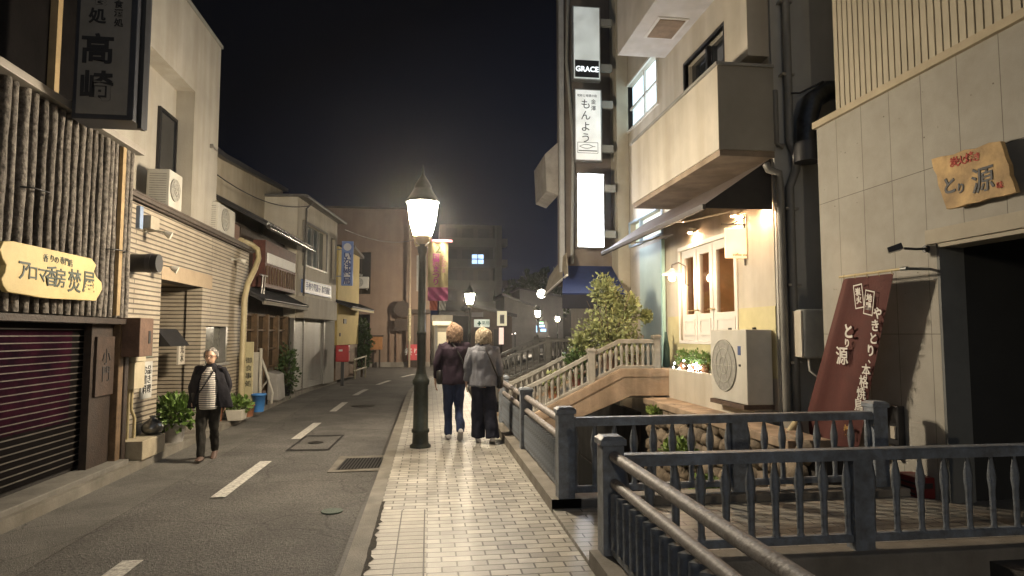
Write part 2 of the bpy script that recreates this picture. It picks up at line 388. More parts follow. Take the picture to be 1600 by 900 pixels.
# drain with grate near the kerb
def flat(name, pts, z, m): return MB().add([(p[0], p[1], z) for p in pts], [(0, 1, 2, 3)])
d = thing('drain_grate', onz(565, 725, -.116), 'dark rectangular drain grate in a pale concrete frame by the kerb', 'drain')
q = [onz(*p, -.112) for p in ((511, 738), (531, 713), (613, 711), (600, 735))]
ce = sum(q, Vector()) / 4; qi = [ce + (p - ce) * .8 for p in q]
qi = [onz(*p, -.106) for p in ((525, 734), (541, 716), (606, 714), (597, 730))]
MB().prism([(p.x, p.y, -.118) for p in q], (0, 0, .008)).build('frame', kerbm, d)
g = MB()
for i in range(14):
    a = qi[0].lerp(qi[3], i / 14); b = qi[1].lerp(qi[2], i / 14); a2 = qi[0].lerp(qi[3], (i + .5) / 14); b2 = qi[1].lerp(qi[2], (i + .5) / 14)
    g.add([a, a2, b2, b], [(0, 1, 2, 3)])
g.build('grate', mat('iron_grate', (.03, .028, .026), .5, .2, 9, .2, metal=.4), d)
MB().add([(p.x, p.y, -.108) for p in qi], [(0, 1, 2, 3)]).build('pit', mat('pit_black', (.006, .006, .006), .9, 0, 1, 0), d)
q = [onz(*p, -.116) for p in ((452, 703), (480, 682), (534, 681), (512, 702))]
d = thing('access_cover', sum(q, Vector()) / 4, 'asphalt-filled rectangular access cover outlined in the road beside the dash line', 'manhole cover')
qq = [sum(q, Vector()) / 4 + (p - sum(q, Vector()) / 4) * 1.13 for p in q]
fr_ = MB()
for i in range(4):
    j = (i + 1) % 4; fr_.add([(q[i].x, q[i].y, -.110), (q[j].x, q[j].y, -.110), (qq[j].x, qq[j].y, -.110), (qq[i].x, qq[i].y, -.110)], [(0, 1, 2, 3)])
fr_.build('rim', mat('rim_dark', (.015, .013, .012), .8, .2, 9, 0), d)
c = onz(493, 691, -.112); MB().cyl((c.x, c.y, -.116), (c.x, c.y, -.109), .12, n=16).build('cap', mat('cap_iron', (.02, .018, .016), .5, .2, 9, .2), d)
c = onz(519, 799, -.115)
MB().cyl((c.x, c.y, -.118), (c.x, c.y, -.108), .10, n=20).build('x', mat('green_iron', (.035, .07, .045), .5, .35, 30, .5), None)
o = bpy.data.objects['x']; o.name = 'valve_cover'; tag(o, 'small round green valve cover set in the asphalt', 'valve cover')
c = onz(567, 634, -.115); o = MB().cyl((c.x, c.y, -.118), (c.x, c.y, -.108), .27, n=24).build('manhole_cover', mat('cap_iron', (0, 0, 0)), None)
tag(o, 'dark round manhole cover further up the road', 'manhole cover')
# canal water and weeds
struct('canal_water', strip([(1.39, -1.6), (4.0, -1.6)], ys=yk), mat('canal_water', (.012, .014, .012), .12, .2, 2, .15, bscale=7))
# thin air volume added to imitate lens bloom around the lamps
hb = MB().box(-60, 90, -40, 142, -3.2, 26)
hz_ = hb.build('bloom_haze', None); tag(hz_, kind='stuff')
hm = bpy.data.materials.new('bloom_volume'); hm.use_nodes = True; n = hm.node_tree; n.nodes.clear()
oo = n.nodes.new('ShaderNodeOutputMaterial'); pv = n.nodes.new('ShaderNodeVolumePrincipled')
pv.inputs['Color'].default_value = (.9, .9, .92, 1); pv.inputs['Density'].default_value = .00055; pv.inputs['Anisotropy'].default_value = .86
n.links.new(pv.outputs[0], oo.inputs['Volume']); hz_.data.materials.append(hm)
#=PART2=
# ================================================================== LEFT SIDE
X_ = Vector((1, 0, 0)); Y_ = Vector((0, 1, 0)); Z_ = Vector((0, 0, 1))
def ftext(fr, body, size, u, z, n, m, parent, **k): return text(body, size, fr.P(u, n, z), fr.t, Z_, m, parent, **k)

# --- wooden pole-clad shop, nearest on the left
A = Frame((-3.75, 1.0), (-3.75, 8.62))
b = thing('wooden_shop', A.P(3, 0, 0), 'dark closed shop clad in rough upright wooden poles above a roller shutter', 'shop building')
MB().fb(A, 0, A.L, -2.6, -.20, 0, 4.0).build('wall', darkw, b)
m = MB(); rd = random.Random(3); u = .05
while u < A.L - .04:
    r = rd.uniform(.038, .054); p0 = A.P(u, 0, 1.78); uu = u
    tl = rd.uniform(-.012, .012); pts = [A.P(uu + tl * (k - 4) / 4 + rd.uniform(-.003, .003), rd.uniform(-.006, .006), 1.78 + k * .30) for k in range(8)]
    pts[-1].z = 3.86
    m.tube(pts, [r * rd.uniform(.86, 1.12) for _ in pts], 7); u += r * 2 + rd.uniform(.025, .065)
m.build('cladding', wood, b)
MB().fb(A, 0, A.L, -.18, -.06, 1.76, 3.9).build('backing', mat('gap_black', (.008, .006, .005), .9, .2, 5, .1, spec=.05), b)
u9 = A.px(178, 400)[0]
MB().fb(A, u9 - .04, u9 + .04, .03, .075, 1.8, 3.84).build('batten', mat('pale_batten', (.34, .24, .12), .7, .25, 8, .3), b)
MB().fb(A, -.05, A.L + .06, -.15, .09, 3.88, 3.96).build('top_flashing', mat('flashing', (.34, .31, .27), .5, .1, 5, .1, metal=.2), b, .004)
MB().fb(A, -.05, A.L + .02, -.1, .07, 1.70, 1.765).build('bottom_trim', darkwood, b)
for uu, zz in ((A.px(30, 338)[0], 2.92), (A.px(165, 380)[0], 2.56)):
    MB().tube([A.P(uu - .1, .05, zz), A.P(uu - .05, .14, zz), A.P(uu + .2, .14, zz + .01), A.P(uu + .3, .05, zz)], .008, 6).build('bracket', black, b)
sh = MB(); us0, us1 = .0, A.px(128, 640, -.16)[0]
for k in range(24):
    z = .10 + k * .07
    sh.fb(A, us0, us1, -.19, -.178, z, z + .052)
sh.build('shutter', mat('shutter_dark', (.006, .005, .005), .9, .2, 6, .1, spec=.04), b)
sl = MB()
for k in range(24): sl.fb(A, us0, us1, -.178, -.168, .10 + k * .07 + .056, .10 + k * .07 + .066)
sl.build('shutter_slats', mat('slat_edge', (.13, .115, .10), .5, .2, 6, .1, metal=.3), b)
MB().fb(A, us0 + .3, us1 - .25, -.1775, -.172, .62, 1.62).build('poster_cloth', mat('maroon_cloth', (.016, .0028, .007), .95, .6, 3.5, .2, tint=(.006, .002, .007), spec=.04), b)
MB().fb(A, us1 + .02, us1 + .22, -.2, -.10, 0, 1.72).build('jamb', black, b)
uj = A.px(140, 600, -.06)[0]
MB().fb(A, uj, uj + .5, -.14, -.06, 0, 1.72).build('door_panel', darkwood, b)
up = A.px(180, 640, 0)[0]
MB().fb(A, A.L - .24, A.L - .12, -.16, .02, 0, 1.75).build('post', wood_post, b, .01)
MB().fb(A, A.L - .10, A.L - .0, -.16, .03, 0, 1.75).build('post', darkwood, b, .01)
MB().fb(A, 0, A.L - .1, -.2, .12, -.12, .055).build('doorstep', mat('step_stone', (.16, .15, .13), .8, .25, 3, .3), b, .01)
u1, z1 = A.px(163, 562, -.05)
sg = MB().fb(A, u1 - .22, u1 + .2, -.058, -.03, .86, 1.55).build('signboard', mat('brown_board', (.05, .03, .02), .7, .3, 9, .3), b)
ftext(A, '小\n門', .2, u1, 1.2, -.03, blackf, b)
# plaque
P0 = A.px(0, 377, .16); 
pts = [A.px(x, y, .16) for x, y in ((-60, 372), (-8, 376), (0, 377), (8, 376), (20, 377), (143, 403), (150, 412), (146, 424), (150, 432), (158, 440), (159, 450), (154, 462), (150, 470), (12, 457), (4, 450), (8, 440), (0, 430), (10, 420), (2, 405), (-6, 392))]
pts = [A.px(x, y, .16) for x, y in ((6, 377), (22, 377), (143, 404), (151, 414), (147, 424), (151, 433), (159, 441), (160, 452), (154, 463), (150, 470), (70, 466), (12, 456), (5, 446), (2, 436), (8, 426), (10, 414), (4, 404), (0, 390))]
cu = sum(p[0] for p in pts) / len(pts)
t = thing('shop_plaque', A.P(cu, .13, 2.1), 'cream wooden plaque with scalloped ends and green lettering on pole cladding', 'sign')
MB().prism([A.P(u, .16, z) for u, z in pts][::-1], A.n * -.05).build('board', mat('plaque_cream', (.60, .47, .20), .6, .1, 3, .12), t, .006)
ink = mat('green_ink', (.05, .07, .05), .6, .2, 20, 0)
for ch, x, y, s in (('ア', 37, 424, .20), ('ロ', 51, 428, .16), ('マ', 66, 431, .16), ('香', 80, 434, .21), ('房', 94, 437, .20), ('焚', 116, 442, .25), ('屋', 138, 443, .25)):
    u, z = A.px(x, y, .16); ftext(A, ch, s, u, z, .16, ink, t, bold=.012)
for ch, x, y in (('香', 71, 404), ('り', 81, 405), ('の', 88, 407), ('専', 97, 408), ('門', 104, 410), ('店', 110, 412)):
    u, z = A.px(x, y, .16); ftext(A, ch, .08, u, z, .16, ink, t)
# wooden box under the cladding, end of the shop
o1 = ony(185, 500, 8.75)
t = thing('wooden_box', (-3.7, 8.8, 1.6), 'brown wooden box with a slot fixed below the pole cladding', 'box')
MB().box(-3.86, -3.52, 8.42, 8.80, 1.30, 1.78).build('case', mat('box_wood', (.13, .075, .05), .7, .25, 6, .3), t, .008)
MB().box(-3.521, -3.515, 8.66, 8.72, 1.46, 1.62).build('slot', blackf, t)
# dark building behind with the tall lit sign
B = Frame((-4.25, .5), (-4.25, 9.4))
b = thing('black_building', B.P(2, 0, 0), 'tall black-walled building rising behind the pole-clad shop', 'building')
MB().fb(B, 0, 7.35, -4, 0, 4.02, 9.5).build('wall', mat('black_cladding', (.006, .005, .005), .85, .3, 3, .2, spec=.08), b)
u, z = B.px(88, 60, .05)
MB().fb(B, u - .045, u + .045, .0, .08, 3.9, 9.4).build('pale_pillar', mat('ochre_trim', (.36, .26, .13), .7, .15, 5, .1), b)
MB().fb(B, u + .09, u + 1.0, .0, .05, 3.9, 9.4).build('dark_panel', mats['black_cladding'], b)
# hanging sign box: faces the camera
ys = 6.9
p0 = ony(118, 180, ys); p1 = ony(200, 178, ys)
sx0, sx1, sz0 = p0.x, p1.x, p0.z + .02
t = thing('hanging_sign', ((sx0 + sx1) / 2, ys, sz0), 'tall pale vertical sign box with brushed black characters in a dark frame', 'sign')
MB().box(sx0 - .04, sx1 + .05, ys, ys + .34, sz0 - .05, sz0 + 3.0).build('casing', mat('sign_frame', (.03, .032, .04), .4, .2, 5, .05), t, .006)
MB().box(sx0, sx1 - .01, ys - .006, ys, sz0, sz0 + 2.94).build('face', mat('sign_face', (.22, .21, .19), .55, .12, 3, 0, stain=.15), t)
for ch, x, y, s in (('食', 158, 0, .15), ('処', 153, 27, .17), ('高', 153, 80, .33), ('崎', 151, 138, .33)):
    p = ony(x, y, ys); text(ch, s, (p.x, ys - .006, p.z), X_, Z_, blackf, t, bold=.025)
for ch, y in (('和', -6), ('食', 8), ('酒', 22), ('処', 37)):
    p = ony(186, y, ys); text(ch, .09, (p.x, ys - .006, p.z), X_, Z_, blackf, t, bold=.02)
MB().box(sx1 + .05, sx1 + .09, ys + .1, ys + .2, sz0 - .1, sz0 + 2.9).box(-4.26, sx0, ys + .36, ys + .42, sz0 + 2.0, sz0 + 2.06).build('bracket', black, t)

# --- white tall building with a recess (set back)
C = Frame((-4.0, 8.1), (-4.0, 12.55))
b = thing('white_building', C.P(3, 0, 0), 'tall off-white rendered building with a deep recess and narrow window', 'building')
zr = C.px(216, 130)[1] ; ur0, zr1 = C.px(216, 135); ur1, zr2 = C.px(303, 200)
m = MB()
uL, zL = C.px(343, 75); 
rz = 4.95; zt = 7.05
m.wall(C, 0, C.L, 3.3, zt, [(.5, ur1, 3.4, 5.72)], -.3, 0)
m.fb(C, 0, C.L, -5, -.3, 3.3, zt).build('wall', cream, b)
uw0, zw0 = C.px(246, 230, -.3); uw1, zw1 = C.px(270, 230, -.3)
f = MB().wall(C, uw0 - .05, uw1 + .05, 4.05, 5.2, [(uw0, uw1, 4.1, 5.15)], -.299, -.25).build('window', black, b)
MB().fb(C, uw0, uw1, -.299, -.27, 4.1, 5.15).build('pane', glass, f)
MB().fb(C, C.L - .45, C.L - .40, 0, .06, 4.98, 5.05).tube([C.P(C.L - .42, .05, 5.0), C.P(C.L - .42, .12, 4.93)], .018, 6).build('vent_outlet', alum, b)
MB().fb(C, -.05, C.L + .03, -5.02, .03, zt, zt + .06).build('coping', greyw, b)

# --- tiled low building
D = Frame((-3.86, 8.62), (-3.86, 14.35))
tilewall = brickmat('ribbed_tiles', (.40, .35, .27), (.35, .305, .235), (.11, .09, .07), 6.0, .066, .011, 'yz', rough=.6, bump=1.0, var=.14)
b = thing('tiled_building', D.P(3, 0, 0), 'low beige building faced in ribbed horizontal tiles with a recessed doorway', 'building')
du0, dz = D.px(252, 440); du1, _ = D.px(316, 447)
wu0, wz1 = D.px(322, 513); wu1, wz0 = D.px(353, 560)
m = MB().wall(D, 0, D.L, 0, 3.32, [(du0, du1 + .02, -.01, 2.38), (wu0, wu1, 1.05, 1.72)], -.25, 0)
m.build('wall', tilewall, b)
MB().fb(D, 0, D.L, -4, -1.6, 0, 3.3).fb(D, du1 + .05, D.L, -1.6, -.25, 0, 3.3).fb(D, 0, du0 - .05, -1.6, -.25, 0, 3.3).build('inner_wall', tilewall, b)
MB().fb(D, du0, du1, -1.6, -.25, 2.40, 2.5).fb(D, du0 - .0, du1 + .5, -.02, .004, 2.38, 2.62).build('lintel', mat('lintel_tan', (.36, .28, .19), .75, .1, 4, .1), b)
MB().fb(D, wu0, wu1, -.2, -.1, 1.05, 1.72).build('window_pane', mat('shop_glass', (.12, .12, .1), .15, .3, 5, 0), b)
MB().fb(D, wu0 - .05, wu1 + .08, .0, .05, 1.0, 1.05).fb(D, wu1 - .09, wu1, -.1, .01, 1.05, 1.72).build('window_frame', alum, b)
MB().fb(D, 0, D.L, -.25, .012, 0, .38).build('plinth', concrete, b)
m = MB().fb(D, -.1, D.L + .05, -4, .14, 3.34, 3.40)
for k in range(3): m.tube([D.P(-.1, .06 + k * .035, 3.34 + k * .03), D.P(D.L + .05, .06 + k * .035, 3.34 + k * .03)], .022, 8)
m.build('eave', mat('eave_brown', (.07, .055, .045), .6, .2, 4, .2), b)
for k in range(2):
    u, z = D.px(304 + k * 15, 479 + k * 12, .0)
uq, zq = D.px(311, 502, -.0)
# things on the tiled building
def acunit(fr, u0, u1, n0, n1, z0, z1, label, fan='n', group='air conditioner units on the left walls', legs=True):
    t = thing('ac_unit', fr.P((u0 + u1) / 2, (n0 + n1) / 2, z0), label, 'air conditioner', group)
    MB().fb(fr, u0, u1, n0, n1, z0, z1).build('casing', ac_white, t, .012)
    H_ = z1 - z0; W = u1 - u0; N = n1 - n0
    if fan == 'n':
        c = fr.P(u0 + W * .4, n1 + .002, z0 + H_ * .5); ax = fr.n; x = fr.t; r = min(H_ * .42, W * .34)
    else:
        c = fr.P(u0 - .002, n0 + N * .55, z0 + H_ * .5); ax = -fr.t; x = fr.n; r = min(H_ * .42, N * .42)
    MB().cyl(c - ax * .01, c + ax * .010, r, n=24).build('fan_recess', ac_grill, t)
    g = MB()
    for k in (1, 2, 3):
        rr = r * k / 3; ring = [c + ax * .018 + (x * math.cos(a) + Z_ * math.sin(a)) * rr for a in [2 * math.pi * i / 24 for i in range(25)]]
        g.tube(ring, .005, 4)
    for k in range(6):
        a = math.pi * k / 3; g.tube([c + ax * .018, c + ax * .018 + (x * math.cos(a) + Z_ * math.sin(a)) * r], .004, 4)
    g.build('fan_grille', ac_white, t)
    g = MB()
    if fan == 'n':   # louvred side facing the camera
        k = 0
        while z0 + .06 + k * .035 < z1 - .06:
            z = z0 + .06 + k * .035; a = fr.P(u0 - .003, n0 + .04, z); k += 1
            g.fb(fr, u0 - .004, u0 + .002, n0 + .04, n1 - .04, z, z + .012)
        g.build('side_louvre', ac_grill, t)
    if legs:
        MB().fb(fr, u0 + .06, u0 + .1, n0, n1 + .03, z0 - .08, z0).fb(fr, u1 - .1, u1 - .06, n0, n1 + .03, z0 - .08, z0).build('feet', alum, t)
    return t
E_ = Frame((-3.86, 8.62), (-3.86, 14.35))
acunit(D, D.px(231, 330, -.1)[0] + .35, D.px(290, 330, .1)[0], -.28, .04, 3.46, 4.02, 'larger wall air conditioner on the ledge against the white building')
acunit(D, D.px(335, 352, .0)[0] + .25, D.px(368, 355, .05)[0] + .2, -.35, -.02, 3.50, 4.02, 'smaller air conditioner with slatted side beside the curved cream pipe')
# cream downpipe
mpts = [D.P(*q) for q in ((D.L - 1.0, .10, 3.46), (D.L - .35, .14, 3.46), (D.L - .12, .2, 3.40), (D.L - .15, .24, 3.2), (D.L - .35, .22, 2.95), (D.L - .62, .16, 2.62), (D.L - .72, .13, 2.3), (D.L - .74, .12, .0))]
o = MB().tube(mpts, .058, 12).build('drain_pipe', pipe_cream)
tag(o, 'cream drainpipe curving down the far edge of the tiled building', 'pipe')
# black duct, junction box, floodlights
c = ony(236, 412, 8.95); r0 = .12
t = thing('exhaust_duct', (-3.7, 8.95, c.z), 'short black round exhaust duct sticking out above the wooden box', 'duct')
MB().cyl((-3.86, 8.9, c.z), (-3.52, 8.9, c.z), r0, r0, 20).build('duct_body', black, t, .005)
MB().cyl((-3.66, 8.9, c.z), (-3.60, 8.9, c.z), r0 + .008, r0 + .008, 20).build('band', mat('duct_band', (.06, .06, .065), .3, .1, 5, 0, metal=.5), t)
def flood(fr, x, y, label, n=.3, s=1.0):
    u, z = fr.px(x, y, n); t = thing('floodlight', fr.P(u, n, z), label, 'floodlight', 'unlit floodlights on the tiled wall')
    MB().cyl(fr.P(u, 0, z + .03), fr.P(u, .03, z + .03), .035 * s, n=10).build('base', ac_white, t)
    MB().tube([fr.P(u, .02, z + .03), fr.P(u, n * .6, z + .045), fr.P(u, n - .03, z + .02)], .012 * s, 6).build('arm', ac_white, t)
    c = fr.P(u, n, z); d = (fr.n * .8 - Z_ * .35 + fr.t * .2).normalized()
    MB().cyl(c - d * .04 * s, c + d * .05 * s, .03 * s, .055 * s, 14).build('head', mat('flood_white', (.6, .57, .5), .4, .05, 5, 0), t)
    return t
flood(D, 262, 366, 'white floodlight beside the grey junction box high on the tiled wall')
flood(D, 272, 420, 'white floodlight just right of the black exhaust duct')
flood(D, 380, 408, 'floodlight near the curved top of the cream drainpipe', .22)
u, z = D.px(238, 349, .1)
o = MB().fb(D, u - .14, u + .14, 0, .14, z - .09, z + .09).build('junction_box', mat('junction_grey', (.34, .30, .23), .6, .1, 5, .05), None, .006)
tag(o, 'beige junction box high on the tiled wall by the eave', 'junction box')
o = MB().fb(D, D.px(221, 350, .05)[0] - .05, D.px(221, 350, .05)[0] + .05, 0, .05, 2.98, 3.28).build('blue_plate', mat('blue_plate', (.25, .33, .5), .5, .2, 5, 0)); tag(o, 'narrow pale blue plate at the near end of the tiled wall', 'sign')
# meter boxes
t = thing('meter_box', D.P(.25, .05, .9), 'tall cream utility box beside the wooden post', 'utility box')
MB().fb(D, .12, .42, 0, .16, .88, 1.22).fb(D, .12, .42, 0, .165, 1.225, 1.36).build('box', mat('meter_cream', (.46, .40, .28), .5, .08, 5, .05), t, .006)
MB().tube([D.P(.3, .06, .88), D.P(.3, .06, .6), D.P(.36, .08, .5), D.P(.36, .08, 0)], .022, 8).tube([D.P(.22, .06, .88), D.P(.22, .06, 0)], .018, 8).build('conduit', pipe_cream, t)
o = MB().fb(D, .05, .75, .03, .32, 0.0, .24).build('concrete_block', mat('block_cream', (.36, .31, .22), .8, .15, 5, .2), None, .01)
tag(o, 'low pale concrete block at the foot of the utility pipes', 'block')
u, z = D.px(232, 681, .25)
o = MB().lathe(D.P(.62, .2, .245), [(.001, 0), (.09, .0), (.13, .05), (.135, .10), (.10, .16), (.04, .2), (.03, .22), (.045, .24), (.0, .25)], 18).build('metal_urn', mat('steel_pot', (.2, .2, .19), .28, .2, 8, .05, metal=.9))
tag(o, 'round dull metal pot sitting on the pale concrete block', 'pot')
# notices
u0, z1 = D.px(231, 540); u1, z0 = D.px(245, 572)
t = thing('notice_board', D.P(u0, .02, z0), 'upper small grey-green notice on the tiled pier', 'notice')
MB().fb(D, .72, .98, 0, .02, 1.26, 1.58).build('board', mat('notice_green', (.2, .23, .19), .6, .2, 9, 0), t); ftext(D, '清風', .11, .85, 1.44, .02, white_p, t)
t = thing('notice_board', D.P(.7, .02, .8), 'lower larger white notice with handwriting on the tiled pier', 'notice')
MB().fb(D, .66, 1.0, 0, .02, .70, 1.2).build('board', mat('notice_white', (.46, .46, .43), .6, .1, 9, 0), t); ftext(D, 'お品\n書き\n料理', .13, .83, .95, .02, blackf, t)
# doorway lantern cloth + plate
u, z = D.px(280, 545, -.3)
t = thing('door_canopy', D.P(du0 + .3, -.1, 1.5), 'small black fabric awning inside the tiled doorway', 'awning')
MB().prism([D.P(du0 + .02, -.05, 1.66), D.P(du0 + .02, -.05, 1.40), D.P(du0 + .02, .16, 1.40)], D.t * .75).build('cover', black, t)
t = thing('door_plate', D.P(du1 - .3, -.2, 1.3), 'upright cream nameplate with black characters in the tiled doorway', 'nameplate')
MB().fb(D, du1 - .42, du1 - .14, -.22, -.19, 1.08, 1.42).build('plate', cream2, t); ftext(D, '光\n木', .15, du1 - .28, 1.25, -.19, blackf, t)

# --- potted plants along the kerb
def pot_plant(c, pr, ph, lr, lz, label, pm, lm, seed, n=420, size=.09, square=False, group='potted plants along the left kerb'):
    t = thing('potted_plant', c, label, 'potted plant', group); c = Vector(c)
    if square: MB().add([c + Vector((sx * pr * k, sy * pr * k * 1.4, z)) for z, k in ((0, .8), (ph, 1)) for sx, sy in ((-1, -1), (1, -1), (1, 1), (-1, 1))], [(3, 2, 1, 0), (0, 1, 5, 4), (1, 2, 6, 5), (2, 3, 7, 6), (3, 0, 4, 7), (4, 5, 6, 7)]).build('pot', pm, t, .012)
    else: MB().lathe(c, [(pr * .72, 0), (pr * .95, ph * .85), (pr * 1.05, ph * .86), (pr * 1.05, ph), (pr * .9, ph), (pr * .88, ph * .9), (.01, ph * .9)], 20).build('pot', pm, t)
    leaves(MB(), c + Vector((0, 0, ph + lz * .45)), (lr, lr, lz), n, size, seed, .35).build('foliage', lm, t)
    st = MB(); rd = random.Random(seed)
    for k in range(6):
        a = rd.uniform(0, 6.28); st.tube([c + Vector((0, 0, ph * .8)), c + Vector((math.cos(a) * lr * .4, math.sin(a) * lr * .4, ph + lz * .6))], .006, 5)
    st.build('stem', barkm, t)
    return t
grn = mat('lush_leaf', (.12, .20, .04), .5, .35, 9, 0)
potw = mat('pot_grey', (.30, .29, .27), .6, .12, 5, .1)
c = onz(270, 690, 0); pot_plant((c.x + .02, c.y, 0), .16, .28, .27, .28, 'round pale pot with a leafy green plant at the tiled doorway', potw, grn, 1, 600, .1)
c = onz(370, 656, 0); pot_plant((c.x, c.y, 0), .15, .20, .24, .15, 'white footed trough with low green plants by the cream pipe', mat('pot_white', (.5, .47, .4), .6, .1, 5, .1), grn, 2, 420, .09, True)
pot_plant((c.x - .3, c.y - .15, 0), .1, .3, .2, .3, 'dark brown-leaved shrub behind the white trough', terracotta, mat('brown_leaf', (.09, .055, .025), .6, .3, 9, 0), 3, 320, .07)
c = onz(389, 652, 0); o = MB().lathe((c.x - .06, c.y + .15, 0), [(.09, 0), (.12, .2), (.13, .2), (.13, .23), (.0, .2)], 16).build('clay_pot', terracotta); tag(o, 'small empty terracotta pot beside the blue bucket', 'pot')
c = onz(404, 643, 0); t = thing('bucket', (c.x, c.y, 0), 'blue plastic bucket standing on the left kerb', 'bucket')
MB().lathe((c.x, c.y, 0), [(.10, 0), (.135, .33), (.15, .33), (.15, .36), (.125, .36), (.1, .04), (.0, .04)], 22).build('pail', mat('blue_plastic', (.05, .19, .48), .45, .1, 5, .03), t)
# upright signs
c = onz(378, 632, 0); yv = 13.75
p0 = ony(377, 632, yv); p1 = ony(386, 530, yv)
t = thing('upright_sign', (-3.62, yv, 0), 'narrow yellow upright sign standing by the drainpipe', 'sign')
MB().box(-3.72, -3.56, yv, yv + .05, .02, 1.42).build('board', mat('yellow_board', (.38, .34, .20), .6, .1, 5, .05), t, .004)
text(vtext('御食事処'), .13, (-3.64, yv, .8), X_, Z_, blackf, t, gap=1.2)
t = thing('white_partition', (-3.6, 14.1, 0), 'plain white upright board behind the yellow sign', 'board')
MB().box(-3.86, -3.50, 14.1, 14.14, 0, 1.20).box(-3.51, -3.47, 14.06, 14.14, 0, 1.28).build('panel', mat('partition', (.44, .42, .36), .6, .1, 4, .05, stain=.2), t, .004)

# --- old wooden house
G = Frame((-3.84, 14.4), (-3.62, 18.0))
b = thing('wooden_house', G.P(1.8, 0, 0), 'old dark wooden house with lattice sliding doors and a tiled pent roof', 'house')
maroon = mat('maroon_wood', (.10, .035, .025), .6, .3, 7, .2)
MB().fb(G, 0, G.L, -4, -.3, 0, 4.0).build('wall', mat('old_boards', (.06, .045, .035), .8, .35, 5, .4), b)
MB().fb(G, 0, G.L, -.29, -.22, 0, .75).build('base_boards', mat('base_grey', (.2, .18, .15), .8, .2, 4, .2), b)
m = MB()
for k in range(5): u = .12 + k * (G.L - .3) / 4; m.fb(G, u, u + .09, -.28, -.12, 0, 2.05)
for z in (.75, 1.2, 1.65, 2.0): m.fb(G, .2, G.L - .1, -.27, -.18, z, z + .045)
m.build('door_frame', wood_post, b)
MB().fb(G, .2, G.L - .1, -.285, -.255, .8, 2.0).build('door_pane', mat('amber_glass', (.07, .05, .03), .2, .5, 3, .1), b)
def kawara(fr, u0, u1, n_in, n_out, z_in, z_out, name, par, rows=9):
    m = MB(); c = [fr.P(u0, n_out, z_out), fr.P(u1, n_out, z_out), fr.P(u1, n_in, z_in), fr.P(u0, n_in, z_in)]
    nn = (c[1] - c[0]).cross(c[3] - c[0]).normalized(); m.prism(c, nn * -.06)
    k = int((u1 - u0) / .2); d = c[3] - c[0]
    for i in range(k + 1):
        u = u0 + (u1 - u0) * i / k; p = fr.P(u, n_out, z_out) + nn * .01
        m.tube([p - d * .01, p + d], .035, 6)
    for j in range(rows):
        f = j / rows; m.tube([c[0] + d * f + nn * .012, c[1] + d * f + nn * .012], .018, 5)
    return m.build(name, roof_tile, par)
kawara(G, -.05, G.L + .1, -.3, .34, 2.65, 2.32, 'pent_roof', b)
MB().fb(G, -.05, G.L + .1, .29, .33, 2.22, 2.30).build('fascia', mat('fascia_grey', (.16, .14, .11), .7, .2, 4, .2), b)
MB().fb(G, .0, G.L, -.3, -.22, 2.7, 3.9).build('upper_wall', darkwood, b)
# upper bay with white panel
v0, vz1 = G.px(420, 395, .1); v1, vz0 = G.px(462, 426, .1)
bay = MB().fb(G, v0 - .12, v1 + .14, -.3, .06, 2.66, 3.74).build('bay_window', maroon, b)
MB().fb(G, v0, v1, .06, .09, vz0 , vz1).build('bay_panel', mat('shoji_white', (.8, .8, .79), .6, .05, 3, 0), bay)
m = MB()
for k in range(12): u = v0 + (v1 - v0) * k / 11; m.fb(G, u - .015, u + .015, .06, .085, 2.75, vz0 - .06)
m.build('bay_lattice', wood_post, bay)
kawara(G, -.3, G.L + .05, -1.6, .42, 5.0, 3.95, 'upper_roof', b, 14)
MB().tube([G.P(-.3, .46, 3.86), G.P(G.L + .05, .46, 3.86)], .05, 8).build('gutter', mat('gutter_black', (.03, .025, .022), .25, .2, 5, 0), b)
MB().prism([G.P(-.02, -.25, 3.9), G.P(-.02, -1.6, 4.9), G.P(-.02, -4, 4.9), G.P(-.02, -4, 3.3), G.P(-.02, -.25, 3.3)], G.t * .05).build('gable', mat('mauve_plaster', (.22, .15, .125), .8, .12, 3, .1), b)
m = MB()
for k in (0, .16): m.tube([G.P(.45 + k, .1, 2.35), G.P(.5 + k, .12, 2.9)], .02, 6)
m.tube([G.P(.35, .1, 2.9), G.P(.8, .12, 2.9)], .02, 6)
m.build('roof_bracket', alum, b)
# bicycle under cover / carts near the wooden house
t = thing('folded_cart', (-3.62, 15.6, 0), 'folded white-framed shopping cart leaning before the lattice doors', 'cart')
y0 = 14.9
MB().tube([(-3.78, y0, 1.08), (-3.7, y0, 1.1), (-3.52, y0 - .05, .62), (-3.4, y0 - .1, .28), (-3.42, y0 - .1, .06)], .025, 7).tube([(-3.72, y0 + .15, 1.05), (-3.55, y0 + .2, .6), (-3.8, y0 + .25, .25)], .022, 7).tube([(-3.5, y0, .6), (-3.72, y0, .3), (-3.72, y0, .05)], .02, 7).build('frame', mat('cart_white', (.4, .38, .33), .5, .1, 4, 0), t)
MB().box(-3.80, -3.62, y0 - .04, y0 + .26, .08, .32).build('basket', mat('basket_brown', (.12, .07, .05), .7, .3, 9, .2), t, .02)
for yy in (y0 - .02, y0 + .22): MB().cyl((-3.6, yy, .055), (-3.57, yy, .055), .055, n=12).build('wheel', black, t)
t = thing('covered_bin', (-3.6, 16.3, 0), 'grey-white sheeted box under the lattice doors', 'box')
MB().prism([(-3.78, 15.9, 0), (-3.5, 15.9, 0), (-3.55, 15.9, .62), (-3.78, 15.9, .70)], (0, .7, 0)).build('cover_sheet', mat('sheet_grey', (.28, .27, .25), .65, .15, 3, .3), t, .03)
pot_plant((-3.62, 17.2, 0), .13, .3, .3, .7, 'tall dark shrub in a black pot beside the grey roller shutter', black, leafd, 6, 520, .1)

